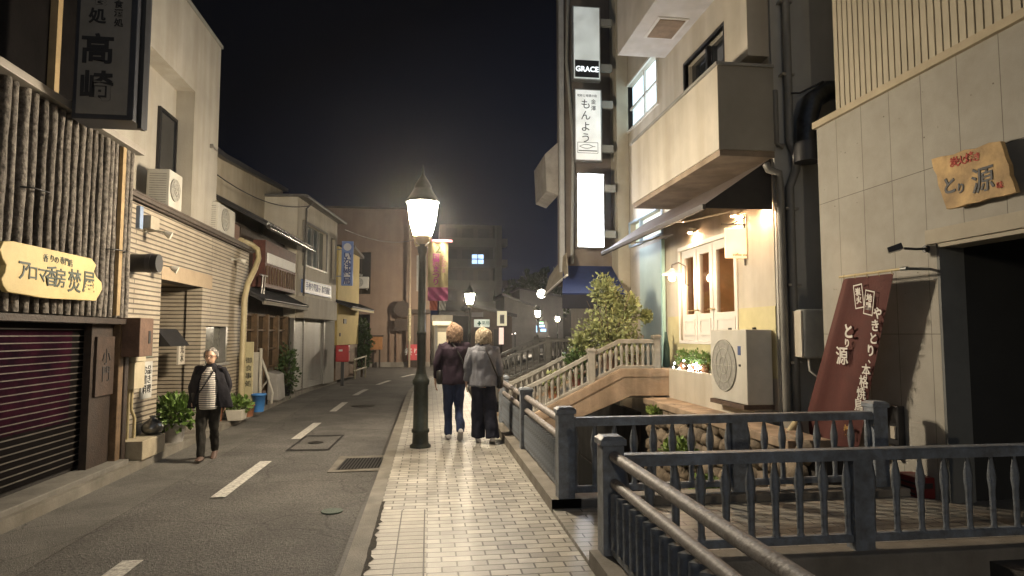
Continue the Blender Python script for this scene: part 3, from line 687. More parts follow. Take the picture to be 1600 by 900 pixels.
# --- shutter building
Hh = Frame((-3.60, 18.0), (-3.12, 22.2))
b = thing('shutter_building', Hh.P(2, 0, 0), 'cream two-storey shop with a grey roller shutter and long upstairs window', 'shop building')
u0, z1 = Hh.px(466, 372); u1, z2 = Hh.px(508, 425)
hu0, hu1 = .55, 2.9
m = MB().wall(Hh, 0, Hh.L, 2.02, 5.35, [(hu0, hu1, 3.55, 4.75), (3.5, 4.0, 3.4, 4.75)], -.2, 0)
m.fb(Hh, 0, Hh.L, -6, -.2, 0, 5.35).build('wall', mat('pale_shop_wall', (.60, .56, .47), .75, .1, 1.2, .15, stain=.15), b)
MB().fb(Hh, hu0, hu1, -.14, -.1, 3.55, 4.75).build('window_pane', mat('curtain_glass', (.13, .15, .14), .12, .2, 2, 0), b)
m = MB().wall(Hh, hu0 - .04, hu1 + .04, 3.5, 4.8, [(hu0, hu1, 3.55, 4.75)], 0, .04)
for k in (1, 2, 3): u = hu0 + (hu1 - hu0) * k / 4; m.fb(Hh, u - .02, u + .02, -.1, -.06, 3.55, 4.75)
m.build('window_frame', alum, b)
MB().fb(Hh, 3.5, 4.0, -.18, -.1, 3.4, 4.75).build('side_window', mat('brown_glass', (.06, .05, .04), .3, .2, 3, 0), b)
m = MB().fb(Hh, -.05, Hh.L + .1, -6, .22, 5.35, 5.42).tube([Hh.P(-.05, .26, 5.36), Hh.P(Hh.L + .1, .26, 5.36)], .05, 8).build('roof', mat('roof_grey', (.1, .095, .085), .6, .2, 3, .2), b)
m = MB(); z = .02
while z < 1.94: m.fb(Hh, .08, 2.95, -.12, -.085, z, z + .055); m.fb(Hh, .08, 2.95, -.125, -.11, z + .055, z + .08); z += .08
m.build('shutter', mat('shutter_grey', (.50, .50, .48), .5, .1, 5, .05, metal=.1, stain=.2), b)
MB().fb(Hh, 0, .08, -.14, -.02, 0, 2.02).fb(Hh, 1.0, 1.04, -.1, -.06, 0, 2.0).fb(Hh, 2.95, 3.05, -.14, -.02, 0, 2.02).build('shutter_rail', alum, b)
MB().fb(Hh, 3.05, Hh.L, -.14, -.02, 0, 2.02).build('pier', greyw, b)
MB().fb(Hh, .05, 3.55, .0, .22, 2.02, 2.62).build('shutter_box', cream2, b, .01)
MB().tube([Hh.P(.42, .3, 5.3), Hh.P(.42, .12, 5.1), Hh.P(.42, .08, 2.0)], .03, 8).build('downpipe', mat('pipe_dark', (.07, .065, .06), .5, .2, 5, 0), b)
t = thing('blue_shop_sign', Hh.P(1.6, .06, 2.8), 'long horizontal blue and white sign above the roller shutter', 'sign')
su0, su1 = .45, 3.35
MB().fb(Hh, su0, su1, .0, .08, 2.74, 3.12).build('board', mat('sign_blue', (.12, .19, .40), .5, .15, 5, 0), t)
MB().fb(Hh, su0 + .06, su1 - .06, .08, .086, 2.78, 3.08).build('inset', mat('sign_paleblue', (.34, .42, .56), .5, .1, 5, 0), t)
ftext(Hh, '手作り洋菓子 氷室商店', .24, (su0 + su1) / 2, 2.93, .086, mat('ink_blue', (.05, .08, .25), .6, .1, 5, 0), t, bold=.02, sx=1.05)
# grey gabled building behind
I = Frame((-4.5, 12.9), (-4.5, 18.8))
b = thing('gabled_building', I.P(3, 0, 0), 'plain beige building with a sloping eave behind the wooden house', 'building')
z0_ = I.px(345, 245)[1]; z1_ = I.px(445, 298)[1]
uA = I.px(345, 245)[0]; uB = I.px(442, 298)[0]
m = MB().prism([I.P(-.3, 0, 3.0), I.P(uB, 0, 3.0), I.P(uB, 0, z1_ - .05), I.P(uA, 0, z0_ - .05), I.P(-.3, 0, z0_ - .1)], I.n * -4).build('wall', mat('beige_wall', (.44, .39, .30), .8, .1, 1.5, .1, stain=.15), b)
MB().prism([I.P(-.3, .12, z0_ - .1), I.P(uA, .12, z0_ - .05), I.P(uB + .2, .12, z1_ - .05), I.P(uB + .2, .12, z1_ + .05), I.P(uA, .12, z0_ + .07), I.P(-.3, .12, z0_ + .02)], I.n * -4.2).build('roof', roof_tile, b)

for (a_, c_, l_) in ((I.P(-.1, .1, 4.9), Hh.P(.4, .3, 5.2), 'slack black cable strung between the gabled building and the shutter building'), (Hh.P(4.0, .3, 5.1), Vector((-.35, 33.2, 6.6)), 'black cable running from the shutter building to the brown building')):
    pts = [a_.lerp(c_, k / 12) - Z_ * (.35 * 4 * (k / 12) * (1 - k / 12)) for k in range(13)]
    tag(MB().tube(pts, .012, 5).build('overhead_cable', black), l_, 'cable')
# --- vertical blue sign
t = thing('vertical_sign', (-3, 22.4, 4), 'upright blue and white vertical shop sign above the red post box', 'sign')
ys = 22.35; p0 = ony(533, 446, ys); p1 = ony(552, 377, ys)
MB().box(p0.x, p1.x, ys, ys + .14, p0.z, p1.z).build('casing', mat('sign_blue2', (.16, .26, .60), .5, .1, 5, 0), t, .01)
MB().box(p0.x + .09, p1.x - .09, ys - .008, ys, p0.z + .06, p1.z - .42).build('face', mat('sign_white', (.66, .68, .72), .5, .06, 5, 0), t)
MB().cyl(((p0.x + p1.x) / 2, ys - .01, p1.z - .2), ((p0.x + p1.x) / 2, ys, p1.z - .2), .13, n=20).build('emblem', mat('sign_white', (0, 0, 0)), t)
text(vtext('いなば薬局'), .27, ((p0.x + p1.x) / 2, ys - .008, (p0.z + p1.z) / 2 - .18), X_, Z_, mat('ink_blue', (0, 0, 0)), t, bold=.03, gap=.8)
MB().box(-3.2, p0.x, ys + .05, ys + .09, p0.z + .3, p0.z + .34).box(-3.2, p0.x, ys + .05, ys + .09, p1.z - .3, p1.z - .26).build('bracket', alum, t)

# --- yellow house
K = Frame((-3.1, 22.5), (-2.72, 25.6))
b = thing('yellow_house', K.P(1, 0, 0), 'narrow yellow-walled house with a small tiled porch roof', 'house')
yel = mat('yellow_plaster', (.52, .40, .14), .8, .08, 2, .1)
m = MB(); m.box(-7, K.P(0, 0, 0).x, 22.9, 26, 0, 4.6); m.prism([K.P(0, 0, 1.2), K.P(K.L, 0, 1.2), K.P(K.L, 0, 4.6), K.P(0, 0, 4.6)][::-1], K.n * -.3)
m.build('wall', yel, b)
MB().fb(K, .0, K.L, -.25, -.03, 0, 1.2).build('wainscot', mat('brown_boards', (.17, .11, .07), .7, .25, 8, .3), b)
kawara(K, -.2, K.L + .2, -.1, .55, 2.75, 2.5, 'porch_roof', b, 5)
MB().fb(K, -.2, K.L + .2, .5, .56, 2.40, 2.47).build('porch_fascia', mat('porch_edge', (.42, .33, .13), .7, .1, 5, 0), b)
MB().box(-6, -2.6, 22.8, 26.2, 4.6, 4.7).build('roof', roof_tile, b)
MB().fb(K, .8, 1.2, 0, .02, 1.95, 2.12).fb(K, .3, .42, 0, .02, 1.5, 1.62).build('wall_fittings', darkwood, b)
# post box
c = onz(534, 598, -.0)
t = thing('post_box', (c.x, c.y, 0), 'red post box on a black post beside the yellow house', 'post box')
MB().box(c.x - .04, c.x + .06, c.y, c.y + .1, -.1, .68).build('post', black, t)
MB().box(c.x - .2, c.x + .22, c.y - .12, c.y + .24, .68, 1.22).build('body', mat('post_red', (.42, .015, .02), .4, .08, 5, .02), t, .03)
MB().box(c.x - .1, c.x + .02, c.y - .125, c.y - .119, 1.02, 1.08).build('label_plate', white_p, t)
MB().box(c.x + .222, c.x + .226, c.y - .06, c.y + .18, .98, 1.02).build('slot', blackf, t)
t = thing('garden_shrub', (-2.7, 25.4, 0), 'dark clipped shrub beside the yellow house wall', 'shrub')
bl = [(Vector((0, 0, -.5)), .5), (Vector((.1, 0, .1)), .5), (Vector((-.1, 0, .6)), .45)]
leaves(MB(), (-2.55, 25.9, 1.15), (.55, .5, .95), 900, .13, 9, .6, bl).build('foliage', leafd, t)
MB().tube([(-2.6, 25.9, -.1), (-2.58, 25.9, .6), (-2.5, 25.9, 1.4)], [.05, .04, .02], 7).build('trunk', barkm, t)
t = thing('timber_rail', (-2.6, 24.8, .4), 'two short pale rails below the clipped shrub', 'rail')
MB().tube([(-2.75, 24.5, .62), (-2.4, 25.6, .72)], .035, 6).tube([(-2.75, 24.5, .2), (-2.4, 25.6, .3)], .035, 6).tube([(-2.72, 24.6, -.1), (-2.72, 24.6, .7)], .03, 6).tube([(-2.42, 25.5, -.1), (-2.42, 25.5, .75)], .03, 6).build('rails', mat('rail_pale', (.32, .29, .2), .6, .1, 5, .05), t)

# --- brown building facing us at the bend
yb = 33.5
xl = ony(500, 560, yb).x; xr = ony(640, 560, yb).x; xr2 = ony(672, 560, yb).x
L = Frame((xl, yb), (xr2, yb))
brown = mat('brown_stucco', (.20, .145, .11), .85, .1, 1.2, .15, stain=.12)
b = thing('brown_building', L.P(2, 0, 0), 'large brown stucco building closing the street at the bend', 'building')
def U(x, y, n=0): return L.px(x, y, n)
zt = U(600, 327)[1]; ue = U(640, 500)[0]
dk = (U(553, 0)[0], U(586, 0)[0], -.11, U(570, 491)[1]); w1 = (U(553, 0)[0], U(586, 0)[0], U(0, 455)[1], U(0, 384)[1])
m = MB().wall(L, 0, ue, -.11, zt, [dk, w1], -.35, 0)
m.fb(L, 0, ue, -6, -.35, -.11, zt)
m.fb(L, ue, L.L, -6, -.6, -.11, zt - .25).build('wall', brown, b)
MB().fb(L, dk[0], dk[1], -.34, -.3, -.11, dk[3]).build('door', mat('door_black', (.008, .008, .008), .8, 0, 1, 0), b)
wn = MB().fb(L, w1[0], w1[1], -.34, -.28, w1[2], w1[3]).build('window', mat('dim_glass', (.035, .033, .028), .2, .2, 2, 0), b)
MB().fb(L, w1[0] + .55, w1[0] + .62, -.28, -.24, w1[2], w1[3]).build('mullion', darkwood, wn)
MB().prism([L.P(w1[0] - .1, .5, U(0, 421)[1]), L.P(w1[0] + .7, .5, U(0, 427)[1]), L.P(w1[0] + .7, 0, U(0, 427)[1] + .1), L.P(w1[0] - .1, 0, U(0, 421)[1] + .1)], (0, 0, .06)).build('canopy', greyw, wn)
u0, z0 = U(652, 452); u1, z1 = U(664, 399)
wn = MB().fb(L, u0 - .06, u1 + .06, -.6, -.56, z0 - .06, z1 + .06).build('window', alum, b)
MB().fb(L, u0, u1, -.56, -.55, z0, z1).build('pane', mat('pale_glass', (.24, .25, .23), .25, .1, 2, 0), wn)
MB().fb(L, ue + .1, L.L, -.6, -.1, U(0, 487)[1], U(0, 484)[1] + .12).build('ledge', darkwood, b)
MB().fb(L, ue + .2, L.L - .2, -.6, -.58, -.11, U(0, 490)[1]).build('dark_panel', mat('dark_brown', (.06, .04, .03), .7, .2, 3, .1), b)
MB().fb(L, U(586, 0)[0], L.L, 0, .12, -.11, .15).build('plinth', concrete, b, .01)
MB().fb(L, -.05, ue + .05, -6, .06, zt, zt + .1).build('coping', darkwood, b)
acunit(L, U(559, 0)[0], U(584, 0)[0], .05, .4, U(0, 446)[1], U(0, 427)[1], 'small air conditioner under the upstairs window of the brown building', legs=True)
# fittings by the entrance, pole
t = thing('utility_pole', L.P(ue, .3, 0), 'slim pale pole with yellow band at the corner of the brown building', 'pole')
MB().cyl(L.P(ue, .3, -.12), L.P(ue, .3, zt - .2), .07, .06, 8).build('shaft', mat('pole_tan', (.26, .2, .14), .7, .1, 4, 0), t)
MB().cyl(L.P(ue, .3, 1.2), L.P(ue, .3, 2.9), .085, .085, 10).build('sleeve', mat('pole_wrap', (.38, .33, .2), .6, .5, 12, 0), t)
t = thing('round_signs', L.P(ue - .8, .3, 0), 'pair of dark signs turned edgewise on the slim pole', 'sign')
MB().cyl(L.P(ue - .35, .28, 2.85), L.P(ue - .35, .34, 2.85), .42, n=24).fb(L, ue - .75, ue - .1, .28, .34, 1.75, 2.35).build('plates', darkwood, t)
MB().fb(L, ue - .1, ue, .29, .33, 2.0, 2.05).fb(L, ue - .1, ue, .29, .33, 2.8, 2.85).build('clamps', alum, t)
t = thing('wooden_signboard', L.P(U(597, 0)[0], .3, 0), 'low wooden notice stand before the brown wall', 'notice stand')
ua, ub = U(588, 0)[0], U(606, 0)[0]
MB().fb(L, ua, ub, .25, .33, .8, 1.45).build('panel', mat('orange_wood', (.30, .14, .05), .7, .15, 5, .1), t)
MB().fb(L, ua + .1, ua + .18, .25, .33, -.1, .8).fb(L, ub - .18, ub - .1, .25, .33, -.1, .8).fb(L, ua - .05, ub + .05, .2, .36, 1.45, 1.52).build('stand', darkwood, t)
t = thing('red_poster', L.P(ue + .6, .3, 0), 'small red panel with white characters at the building corner', 'sign')
ua, ub = U(643, 0)[0], U(659, 0)[0]
MB().fb(L, ua, ub, .2, .3, .25, 1.05).build('panel', mat('poster_red', (.45, .06, .07), .6, .15, 5, 0), t)
ftext(L, '祭り', .4, (ua + ub) / 2, .65, .3, white_p, t)
MB().fb(L, ua, ub, .2, .3, -.1, .25).build('base', darkwood, t)
for x, h in ((617, 2.1), (627, 2.3)):
    u = U(x, 0)[0]; o = MB().fb(L, u - .03, u + .03, .02, .1, 0, h + .9).build('wall_pipe', mat('pipe_brown', (.16, .1, .07), .6, .1, 4, 0)); tag(o, 'taller thin brown pipe on the brown wall near the pole' if x > 620 else 'shorter thin brown pipe on the brown wall by the notice stand', 'pipe')
#=PART3=
# ================================================================== STREET LAMPS
green_iron = mat('lamp_iron', (.035, .045, .035), .45, .35, 9, .25, stain=.3)
brass = mat('lamp_collar', (.30, .24, .12), .35, .1, 8, .05, metal=.6)
lglass = emat('lantern_glass', (1.0, .84, .62), LAMP_L)
def street_lamp():
    t = thing('street_lamp', (0, 0, 0), '', 'street lamp', 'street lamps along the pavement')
    MB().lathe((0, 0, 0), [(.15, 0), (.15, .03), (.118, .05), (.11, .2), (.128, .21), (.128, .25), (.11, .26), (.102, .86), (.12, .88), (.125, .93), (.10, .96), (.075, 1.02)], 12).build('base', green_iron, t)
    MB().lathe((0, 0, 0), [(.075, 1.02), (.062, 1.1), (.06, 1.57), (.072, 1.58), (.072, 1.61), (.058, 1.62), (.05, 2.72), (.06, 2.73), (.075, 2.8), (.05, 2.86)], 14).build('pole', green_iron, t)
    MB().lathe((0, 0, 0), [(.05, 2.86), (.10, 2.90), (.135, 2.95), (.14, 2.98), (.11, 2.985)], 14).build('collar', brass, t)
    m = MB()
    for k in range(4):
        a = math.pi / 4 + k * math.pi / 2; m.tube([(math.cos(a) * r, math.sin(a) * r, z) for r, z in ((.06, 2.84), (.13, 2.85), (.155, 2.90), (.13, 2.97))], .012, 6)
    m.build('scroll', brass, t)
    MB().lathe((0, 0, 0), [(.11, 2.99), (.13, 3.0), (.185, 3.2), (.215, 3.42), (.215, 3.46)], 16).build('lantern_glass', lglass, t)
    MB().lathe((0, 0, 0), [(.25, 3.462), (.255, 3.48), (.22, 3.52), (.13, 3.66), (.12, 3.68), (.13, 3.70), (.07, 3.80), (.02, 3.88), (.012, 3.98), (.0, 4.03)], 12).build('roof_cap', green_iron, t)
    return t
lamp = street_lamp(); lamp.location = (-.10, 9.2, 0)
lamp['label'] = 'nearest green street lamp, lit, standing in the tiled pavement beside the two women'
for (x, y, l) in ((1.9, 30, 'second lit street lamp, above the women heads down the street'), (8.9, 52, 'third lit street lamp, left of the two small far ones'), (14.2, 70, 'farthest lit street lamp, right of the two small far ones'), (-.1, -15, 'lit street lamp behind the camera')):
    c = copy_tree(lamp); c.location = (x, y, 0); c['label'] = l
# banner on the lamp
t = thing('street_banner', (.2, 9.25, 2.9), 'yellow and pink festival banner hanging beside the nearest lamp', 'banner')
yb_ = 9.2
a = ony(669, 381, yb_); b_ = ony(700, 449, yb_)
MB().box(a.x - .08, b_.x + .06, yb_ - .012, yb_ + .012, a.z + .03, a.z + .065).build('bar', mat('bar_pink', (.55, .2, .25), .4, .1, 5, 0), t)
def sheet(x0, x1, z0, z1, y, amp=.012, seed=0, n=10):
    m = MB(); vs = [(x0 + (x1 - x0) * i / n, y + amp * math.sin(i * 1.3 + j * .8 + seed), z0 + (z1 - z0) * j / n) for j in range(n + 1) for i in range(n + 1)]
    m.add(vs, [(j * (n + 1) + i, j * (n + 1) + i + 1, (j + 1) * (n + 1) + i + 1, (j + 1) * (n + 1) + i) for j in range(n) for i in range(n)], True); return m
zb = ony(690, 449, yb_).z
sheet(a.x, b_.x, zb, a.z + .03, yb_).build('cloth', mat('banner_yellow', (.50, .42, .22), .8, .12, 4, .1), t)
z2 = ony(690, 470, yb_).z; z3 = ony(690, 485, yb_).z
sheet(a.x, b_.x, z2, zb, yb_, .012, 1).build('hem', mat('banner_pink', (.50, .13, .26), .8, .2, 9, .1), t)
sheet(a.x + .03, a.x + .14, z3, z2, yb_, .006, 2).build('tail', mat('banner_red', (.5, .15, .10), .8, .2, 9, .1), t)
sheet(b_.x - .13, b_.x - .03, z3, z2, yb_, .006, 2).build('tail', mat('banner_white', (.42, .42, .38), .8, .2, 9, .1), t)
pk = mat('banner_magenta', (.40, .07, .25), .8, .1, 9, 0); cx = (a.x + b_.x) / 2
text(vtext('国際まつり'), .105, (cx - .03, yb_ - .02, zb + .25), X_, Z_, pk, t, gap=.85, bold=.02)
text(vtext('たかやま'), .07, (cx + .08, yb_ - .02, zb + .33), X_, Z_, pk, t, gap=.9)
text('2', .16, (cx + .0, yb_ - .02, a.z - .08), X_, Z_, mat('banner_olive', (.12, .13, .06), .8, .1, 9, 0), t, bold=.03)

# ================================================================== CANAL, FENCES, BRIDGES
def picket_mb(h, w=.058):
    m = MB(); pr = [(0, .9), (.04, .8), (1, .8)] if w > .08 else [(0, .8), (.06, .62), (.5, .72), (.64, 1.0), (.72, .95), (.92, .42), (1, .36)]
    m.rings([(0, 0, h * z, w / 2 * k * 1.414, w / 2 * k * 1.0) for z, k in pr], 4); return m
def post_mb(c, w, z0, z1):
    m = MB(); x, y = c; h = w / 2
    m.box(x - h, x + h, y - h, y + h, z0, z1 - .06)
    m.box(x - h - .014, x + h + .014, y - h - .014, y + h + .014, z1 - .06, z1 - .02)
    m.add([(x + sx * q, y + sy * q, z) for q, z in ((h + .014, z1 - .0199), (h - .012, z1)) for sx, sy in ((-1, -1), (1, -1), (1, 1), (-1, 1))], [(0, 1, 5, 4), (1, 2, 6, 5), (2, 3, 7, 6), (3, 0, 4, 7), (4, 5, 6, 7)])
    return m
def fence(name, pts, zb, zt, label, group=None, w=.12, step=.17, m=None, railr=None, posts=None, low=.10, mid=None, postw=.15, ph=.06, plain=(), pw=None):
    """pts: list of (x,y,dz); straight runs between them; posts=[indices with a post]"""
    m = m or fencem; t = thing(name, (pts[0][0], pts[0][1], pts[0][2]), label, 'fence', group)
    for i in (posts if posts is not None else range(len(pts))):
        x, y, dz = pts[i]
        if i in plain: MB().box(x - .075, x + .075, y - .055, y + .055, dz + zb - .14, dz + zt - .071).build('post', m, t, .006)
        else: post_mb((x, y), postw, dz + zb - .12, dz + zt + ph).build('post', m, t, .005)
    proto = None; pk_h = zt - zb - low - .05
    for (x0, y0, d0), (x1, y1, d1) in zip(pts, pts[1:]):
        a = Vector((x0, y0, d0)); b = Vector((x1, y1, d1)); d = (b - a); f = Frame((x0, y0), (x1, y1)); Lh = f.L
        def bar(z0, z1, hw, mm, nm, round_=False):
            if round_: return MB().tube([a + Z_ * (z0 + z1) / 2, b + Z_ * (z0 + z1) / 2], (z1 - z0) / 2, 12).build(nm, mm, t)
            vs = [f.P(u, n, zz + (d0 if u == 0 else d1)) for u in (0, Lh) for n, zz in ((-hw, z0), (hw, z0), (hw, z1 - .012), (hw - .015, z1), (-hw + .015, z1), (-hw, z1 - .012))]
            return MB().add(vs, [(0, 1, 2, 3, 4, 5)[::-1], (6, 7, 8, 9, 10, 11)] + [(q, (q + 1) % 6, 6 + (q + 1) % 6, 6 + q) for q in range(6)]).build(nm, mm, t)
        bar(zt - .075, zt, w / 2, railm if railr else m, 'top_rail', railr)
        if mid: bar(mid - .034, mid + .034, .034, railm if railr else m, 'middle_rail', railr)
        bar(zb + low - .03, zb + low + .025, .03, m, 'bottom_rail')
        top = (mid or zt) - .05; hgt = top - (zb + low + .02); n = max(1, int(Lh / step))
        for k in range(n):
            u = Lh * (k + .5) / n; p = f.P(u, 0, d0 + (d1 - d0) * (k + .5) / n + zb + low + .02)
            if proto is None or proto[1] != round(hgt, 3):
                o = (picket_mb(hgt, pw) if pw else picket_mb(hgt)).build('picket', m); proto = (o, round(hgt, 3))
            else: o = proto[0].copy(); col.objects.link(o)
            o.parent = t; o.location = p - t.location
    return t
FA = (1.24, 4.32); FB = (1.24, 5.80)
fence('bridge_fence', [(FA[0], FA[1], 0), (3.07, 4.32, 0), (4.62, 4.32, 0)], .04, .76, 'nearest blue-grey fence running across the foreground to the right', 'blue-grey fences at the canal crossing', step=.175, posts=[0, 1], ph=.13, plain=(1,))
fence('bridge_fence', [(FB[0], FB[1], 0), (2.93, 5.86, 0), (4.4, 5.9, 0)], .08, .82, 'second blue-grey fence, across the far side of the small bridge', 'blue-grey fences at the canal crossing', step=.18, ph=.1, plain=(1,))
fence('canal_fence', [(1.24, 4.22, 0), (1.24, 2.2, 0), (1.24, -.2, 0)], .10, .80, 'fence with shiny round rail coming towards us beside the pavement', 'blue-grey fences at the canal crossing', step=.12, railr=True, mid=.585, posts=[2], pw=.085, w=.07, low=.06)
fence('canal_fence', [(1.26, 5.9, 0), (1.26, 8.3, 0), (1.26, 10.8, 0)], .10, .80, 'fence with round rails running away beside the two women', 'blue-grey fences at the canal crossing', step=.11, railr=True, mid=.60, posts=[1, 2], pw=.085, w=.07, low=.06, ph=.09)
fence('canal_fence', [(1.26, 13.0, 0), (1.26, 16.5, 0), (1.4, 20, 0), (1.9, 24, 0), (2.6, 28, 0)], .10, .80, 'far fence continuing along the canal beyond the arched bridge', 'blue-grey fences at the canal crossing', step=.2, railr=True, mid=.60, w=.07, low=.06, ph=.09)
# small flat bridge
deck = brickmat('deck_tiles', (.33, .31, .27), (.26, .25, .22), (.06, .055, .05), .3, .1, .006, 'xy', rough=.5, bump=.8, var=.2, wet=.15)
t = thing('flat_bridge', (1.1, 4.3, 0), 'small flat tiled bridge between the two crossing fences', 'bridge')
MB().box(1.105, 4.70, 4.42, 5.72, -.32, .03).build('deck', deck, t)
MB().box(1.12, 4.75, 4.18, 4.42, -.42, .06).build('edge_beam', concrete, t, .012)
MB().box(1.12, 4.75, 5.72, 5.98, -.42, .10).build('edge_beam', concrete, t, .012)
# arched shop bridge
ctan = mat('bridge_concrete', (.36, .27, .19), .8, .18, 3, .3, stain=.45)
y0b, y1b = 11.0, 12.7
prof = [(1.15, .02), (1.5, .06), (3.36, .97), (4.28, .97)]
t = thing('arched_bridge', (1.3, 11, 0), 'concrete arched bridge with white balustrades rising to the lit shop', 'bridge')
bot = [(4.28, .49), (3.55, .49), (2.35, .02), (1.38, -.5), (1.15, -.5)]
MB().prism([(x, y0b, z) for x, z in prof + bot][::-1], (0, .22, 0)).build('side_beam', ctan, t, .01)
MB().prism([(x, y1b - .22, z) for x, z in prof + bot][::-1], (0, .22, 0)).build('side_beam', ctan, t, .01)
MB().prism([(x, y0b + .22, z - .05) for x, z in prof + bot[:2] + [(1.15, -.2)]][::-1], (0, y1b - y0b - .44, 0)).build('deck', concrete, t)
MB().prism([(x, y0b - .015, z) for x, z in ((1.5, .04), (3.37, .95), (4.28, .95), (4.28, .83), (3.4, .83), (1.75, .0))][::-1], (0, .02, 0)).build('drip_band', ctan, t)
fl = mat('balustrade_paint', (.28, .27, .24), .55, .2, 6, .1, stain=.35)
fence('bridge_balustrade', [(1.45, y0b + .1, .05), (2.1, y0b + .1, .35), (2.85, y0b + .1, .73), (3.36, y0b + .1, .97), (4.05, y0b + .1, .97)], -.02, .52, 'pale balustrade on the near side of the arched bridge', 'pale balustrades of the bridges', m=fl, step=.095, posts=[2, 4], w=.07, low=.05, postw=.12, ph=.08)
fence('bridge_balustrade', [(1.45, y1b - .1, .05), (2.1, y1b - .1, .35), (2.85, y1b - .1, .73), (3.36, y1b - .1, .97), (4.25, y1b - .1, .97)], -.02, .52, 'pale balustrade on the far side of the arched bridge', 'pale balustrades of the bridges', m=fl, step=.095, posts=[0, 2, 4], w=.07, low=.05, postw=.12, ph=.08)
t = thing('rear_bridge', (1.3, 17, 0), 'next bridge beyond the arched one with grey rails', 'bridge')
MB().prism([(x, 17, z) for x, z in [(1.3, .02), (3.2, .8), (4.3, .8), (4.3, .4), (3.2, .4), (1.4, -.4)]][::-1], (0, 2.2, 0)).build('deck', concrete, t)
for yy, l in ((17.1, 'near'), (19.1, 'far')):
    fence('bridge_balustrade', [(1.4, yy, .05), (3.2, yy, .8), (4.2, yy, .8)], .0, .65, l + ' grey balustrade of the second bridge beyond', 'pale balustrades of the bridges', m=mat('balustrade_grey', (.16, .16, .15), .5, .2, 6, .1), step=.15, w=.07, low=.05, postw=.12)
# canal walls
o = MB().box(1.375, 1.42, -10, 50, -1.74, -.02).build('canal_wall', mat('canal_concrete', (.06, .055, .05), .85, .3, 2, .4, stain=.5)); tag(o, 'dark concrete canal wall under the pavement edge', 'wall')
t = thing('stone_wall', (3.85, 8, 0), 'rough round-stone retaining wall below the shop planter', 'wall')
rd = random.Random(5); m = MB()
z = -1.5; row = 0
while z < .32:
    y = 6.15 + (row % 2) * .12
    while y < 10.95:
        wy = rd.uniform(.10, .17); wz = rd.uniform(.09, .13)
        c = Vector((3.90 - .02 * z + rd.uniform(-.015, .015), y + wy, z + wz + rd.uniform(-.02, .02)))
        vs = []; nn_ = 10; sd = rd.random() * 50
        for j in range(6):
            ph = math.pi / 2 * j / 5
            for i in range(nn_):
                th = 2 * math.pi * i / nn_; d = Vector((-math.sin(ph), math.cos(ph) * math.cos(th), math.cos(ph) * math.sin(th)))
                k = 1 + .28 * noise.noise(d * 1.8 + Vector((sd, 0, 0)))
                sq = max(abs(math.cos(th)), abs(math.sin(th))) ** -.5
                vs.append(c + Vector((d.x * .11 * k, d.y * wy * k * sq * 1.04, d.z * wz * k * sq * 1.08)))
        m.add(vs, [(j * nn_ + (i + 1) % nn_, j * nn_ + i, (j + 1) * nn_ + i, (j + 1) * nn_ + (i + 1) % nn_) for j in range(5) for i in range(nn_)], True)
        y += wy * 2 + .01
    z += .215; row += 1
stonem = mat('field_stone', (.22, .175, .125), .85, .45, 3.2, .5, bscale=40, tint=(.10, .085, .07), stain=.3)
m.build('stones', stonem, t)
MB().box(3.91, 4.26, 6.0, 11.0, -1.7, .36).build('mortar', mat('mortar_dark', (.035, .03, .025), .9, .3, 5, .3), t)
MB().box(3.76, 4.26, 6.4, 11.0, .36, .46).build('ledge', ctan, t, .012)
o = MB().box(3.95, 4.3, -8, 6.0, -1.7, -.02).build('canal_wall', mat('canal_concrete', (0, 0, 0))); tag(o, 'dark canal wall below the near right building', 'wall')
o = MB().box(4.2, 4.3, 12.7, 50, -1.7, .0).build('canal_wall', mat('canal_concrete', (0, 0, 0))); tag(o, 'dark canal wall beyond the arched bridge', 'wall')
m = MB()
for (x, y, z, r, n_, s_) in ((3.7, 9.2, -.15, .35, 600, 1), (3.68, 8.0, -.5, .4, 700, 2), (3.6, 7.2, -.75, .45, 800, 3), (3.6, 6.3, -.9, .45, 600, 4), (3.78, 10.4, .28, .18, 250, 5), (3.75, 8.6, -.9, .5, 500, 7)):
    leaves(m, (x, y, z), (r * .6, r * 1.3, r * .5), n_, .08, s_, .3)
tag(m.build('canal_weeds', mat('weed_green', (.16, .24, .05), .6, .35, 7, 0)), 'bright green weeds growing at the foot of the stone wall', 'weeds', kind='stuff')
struct('canal_bank', MB().box(3.2, 3.92, 5.9, 11, -1.7, -1.15), mat('bank_soil', (.08, .065, .04), .9, .4, 4, .6))
struct('shop_forecourt', MB().box(4.29, 9, -8, 7.9, -.4, .02), concrete)

# ================================================================== SHOP BUILDING (right)
R = Frame((4.5, 13.9), (4.5, 7.85))
def RU(x, y=400, n=0): return R.px(x, y, n)
b = thing('cafe_building', R.P(3, 0, 0), 'cream four-storey building with lit glass doors, balconies and a dark awning', 'building')
dz0 = RU(1100, 533)[1]; dzt = 3.06
d0, d1, d2, d3 = RU(1063)[0], RU(1086)[0], RU(1111)[0], RU(1150)[0]
uwin = (RU(980, 100)[0], RU(1027, 70)[0]); wz = (6.2, 7.25)
bw = (RU(1071, 90)[0], RU(1133, 90)[0], 5.0, 6.35)
lw = (RU(985, 330)[0], RU(1035, 320)[0], 3.55, 4.05)
holes = [(d0, d3, dz0, dzt), (uwin[0], uwin[1], *wz), bw, lw]
MB().wall(R, 0, R.L, .0, 11.5, holes, -.2, 0).build('wall', cream2, b)
MB().box(4.51, 9, 7.80, 7.845, .0, 11.5).fb(R, 0, R.L - .01, -.2, -.005, -1.6, -.002).build('side_wall', mat('side_grey', (.40, .40, .38), .8, .12, 1, .2, stain=.1), b)
MB().fb(R, 0, R.L, -5, -2.0, 0, 11.5).build('core', darkw, b)
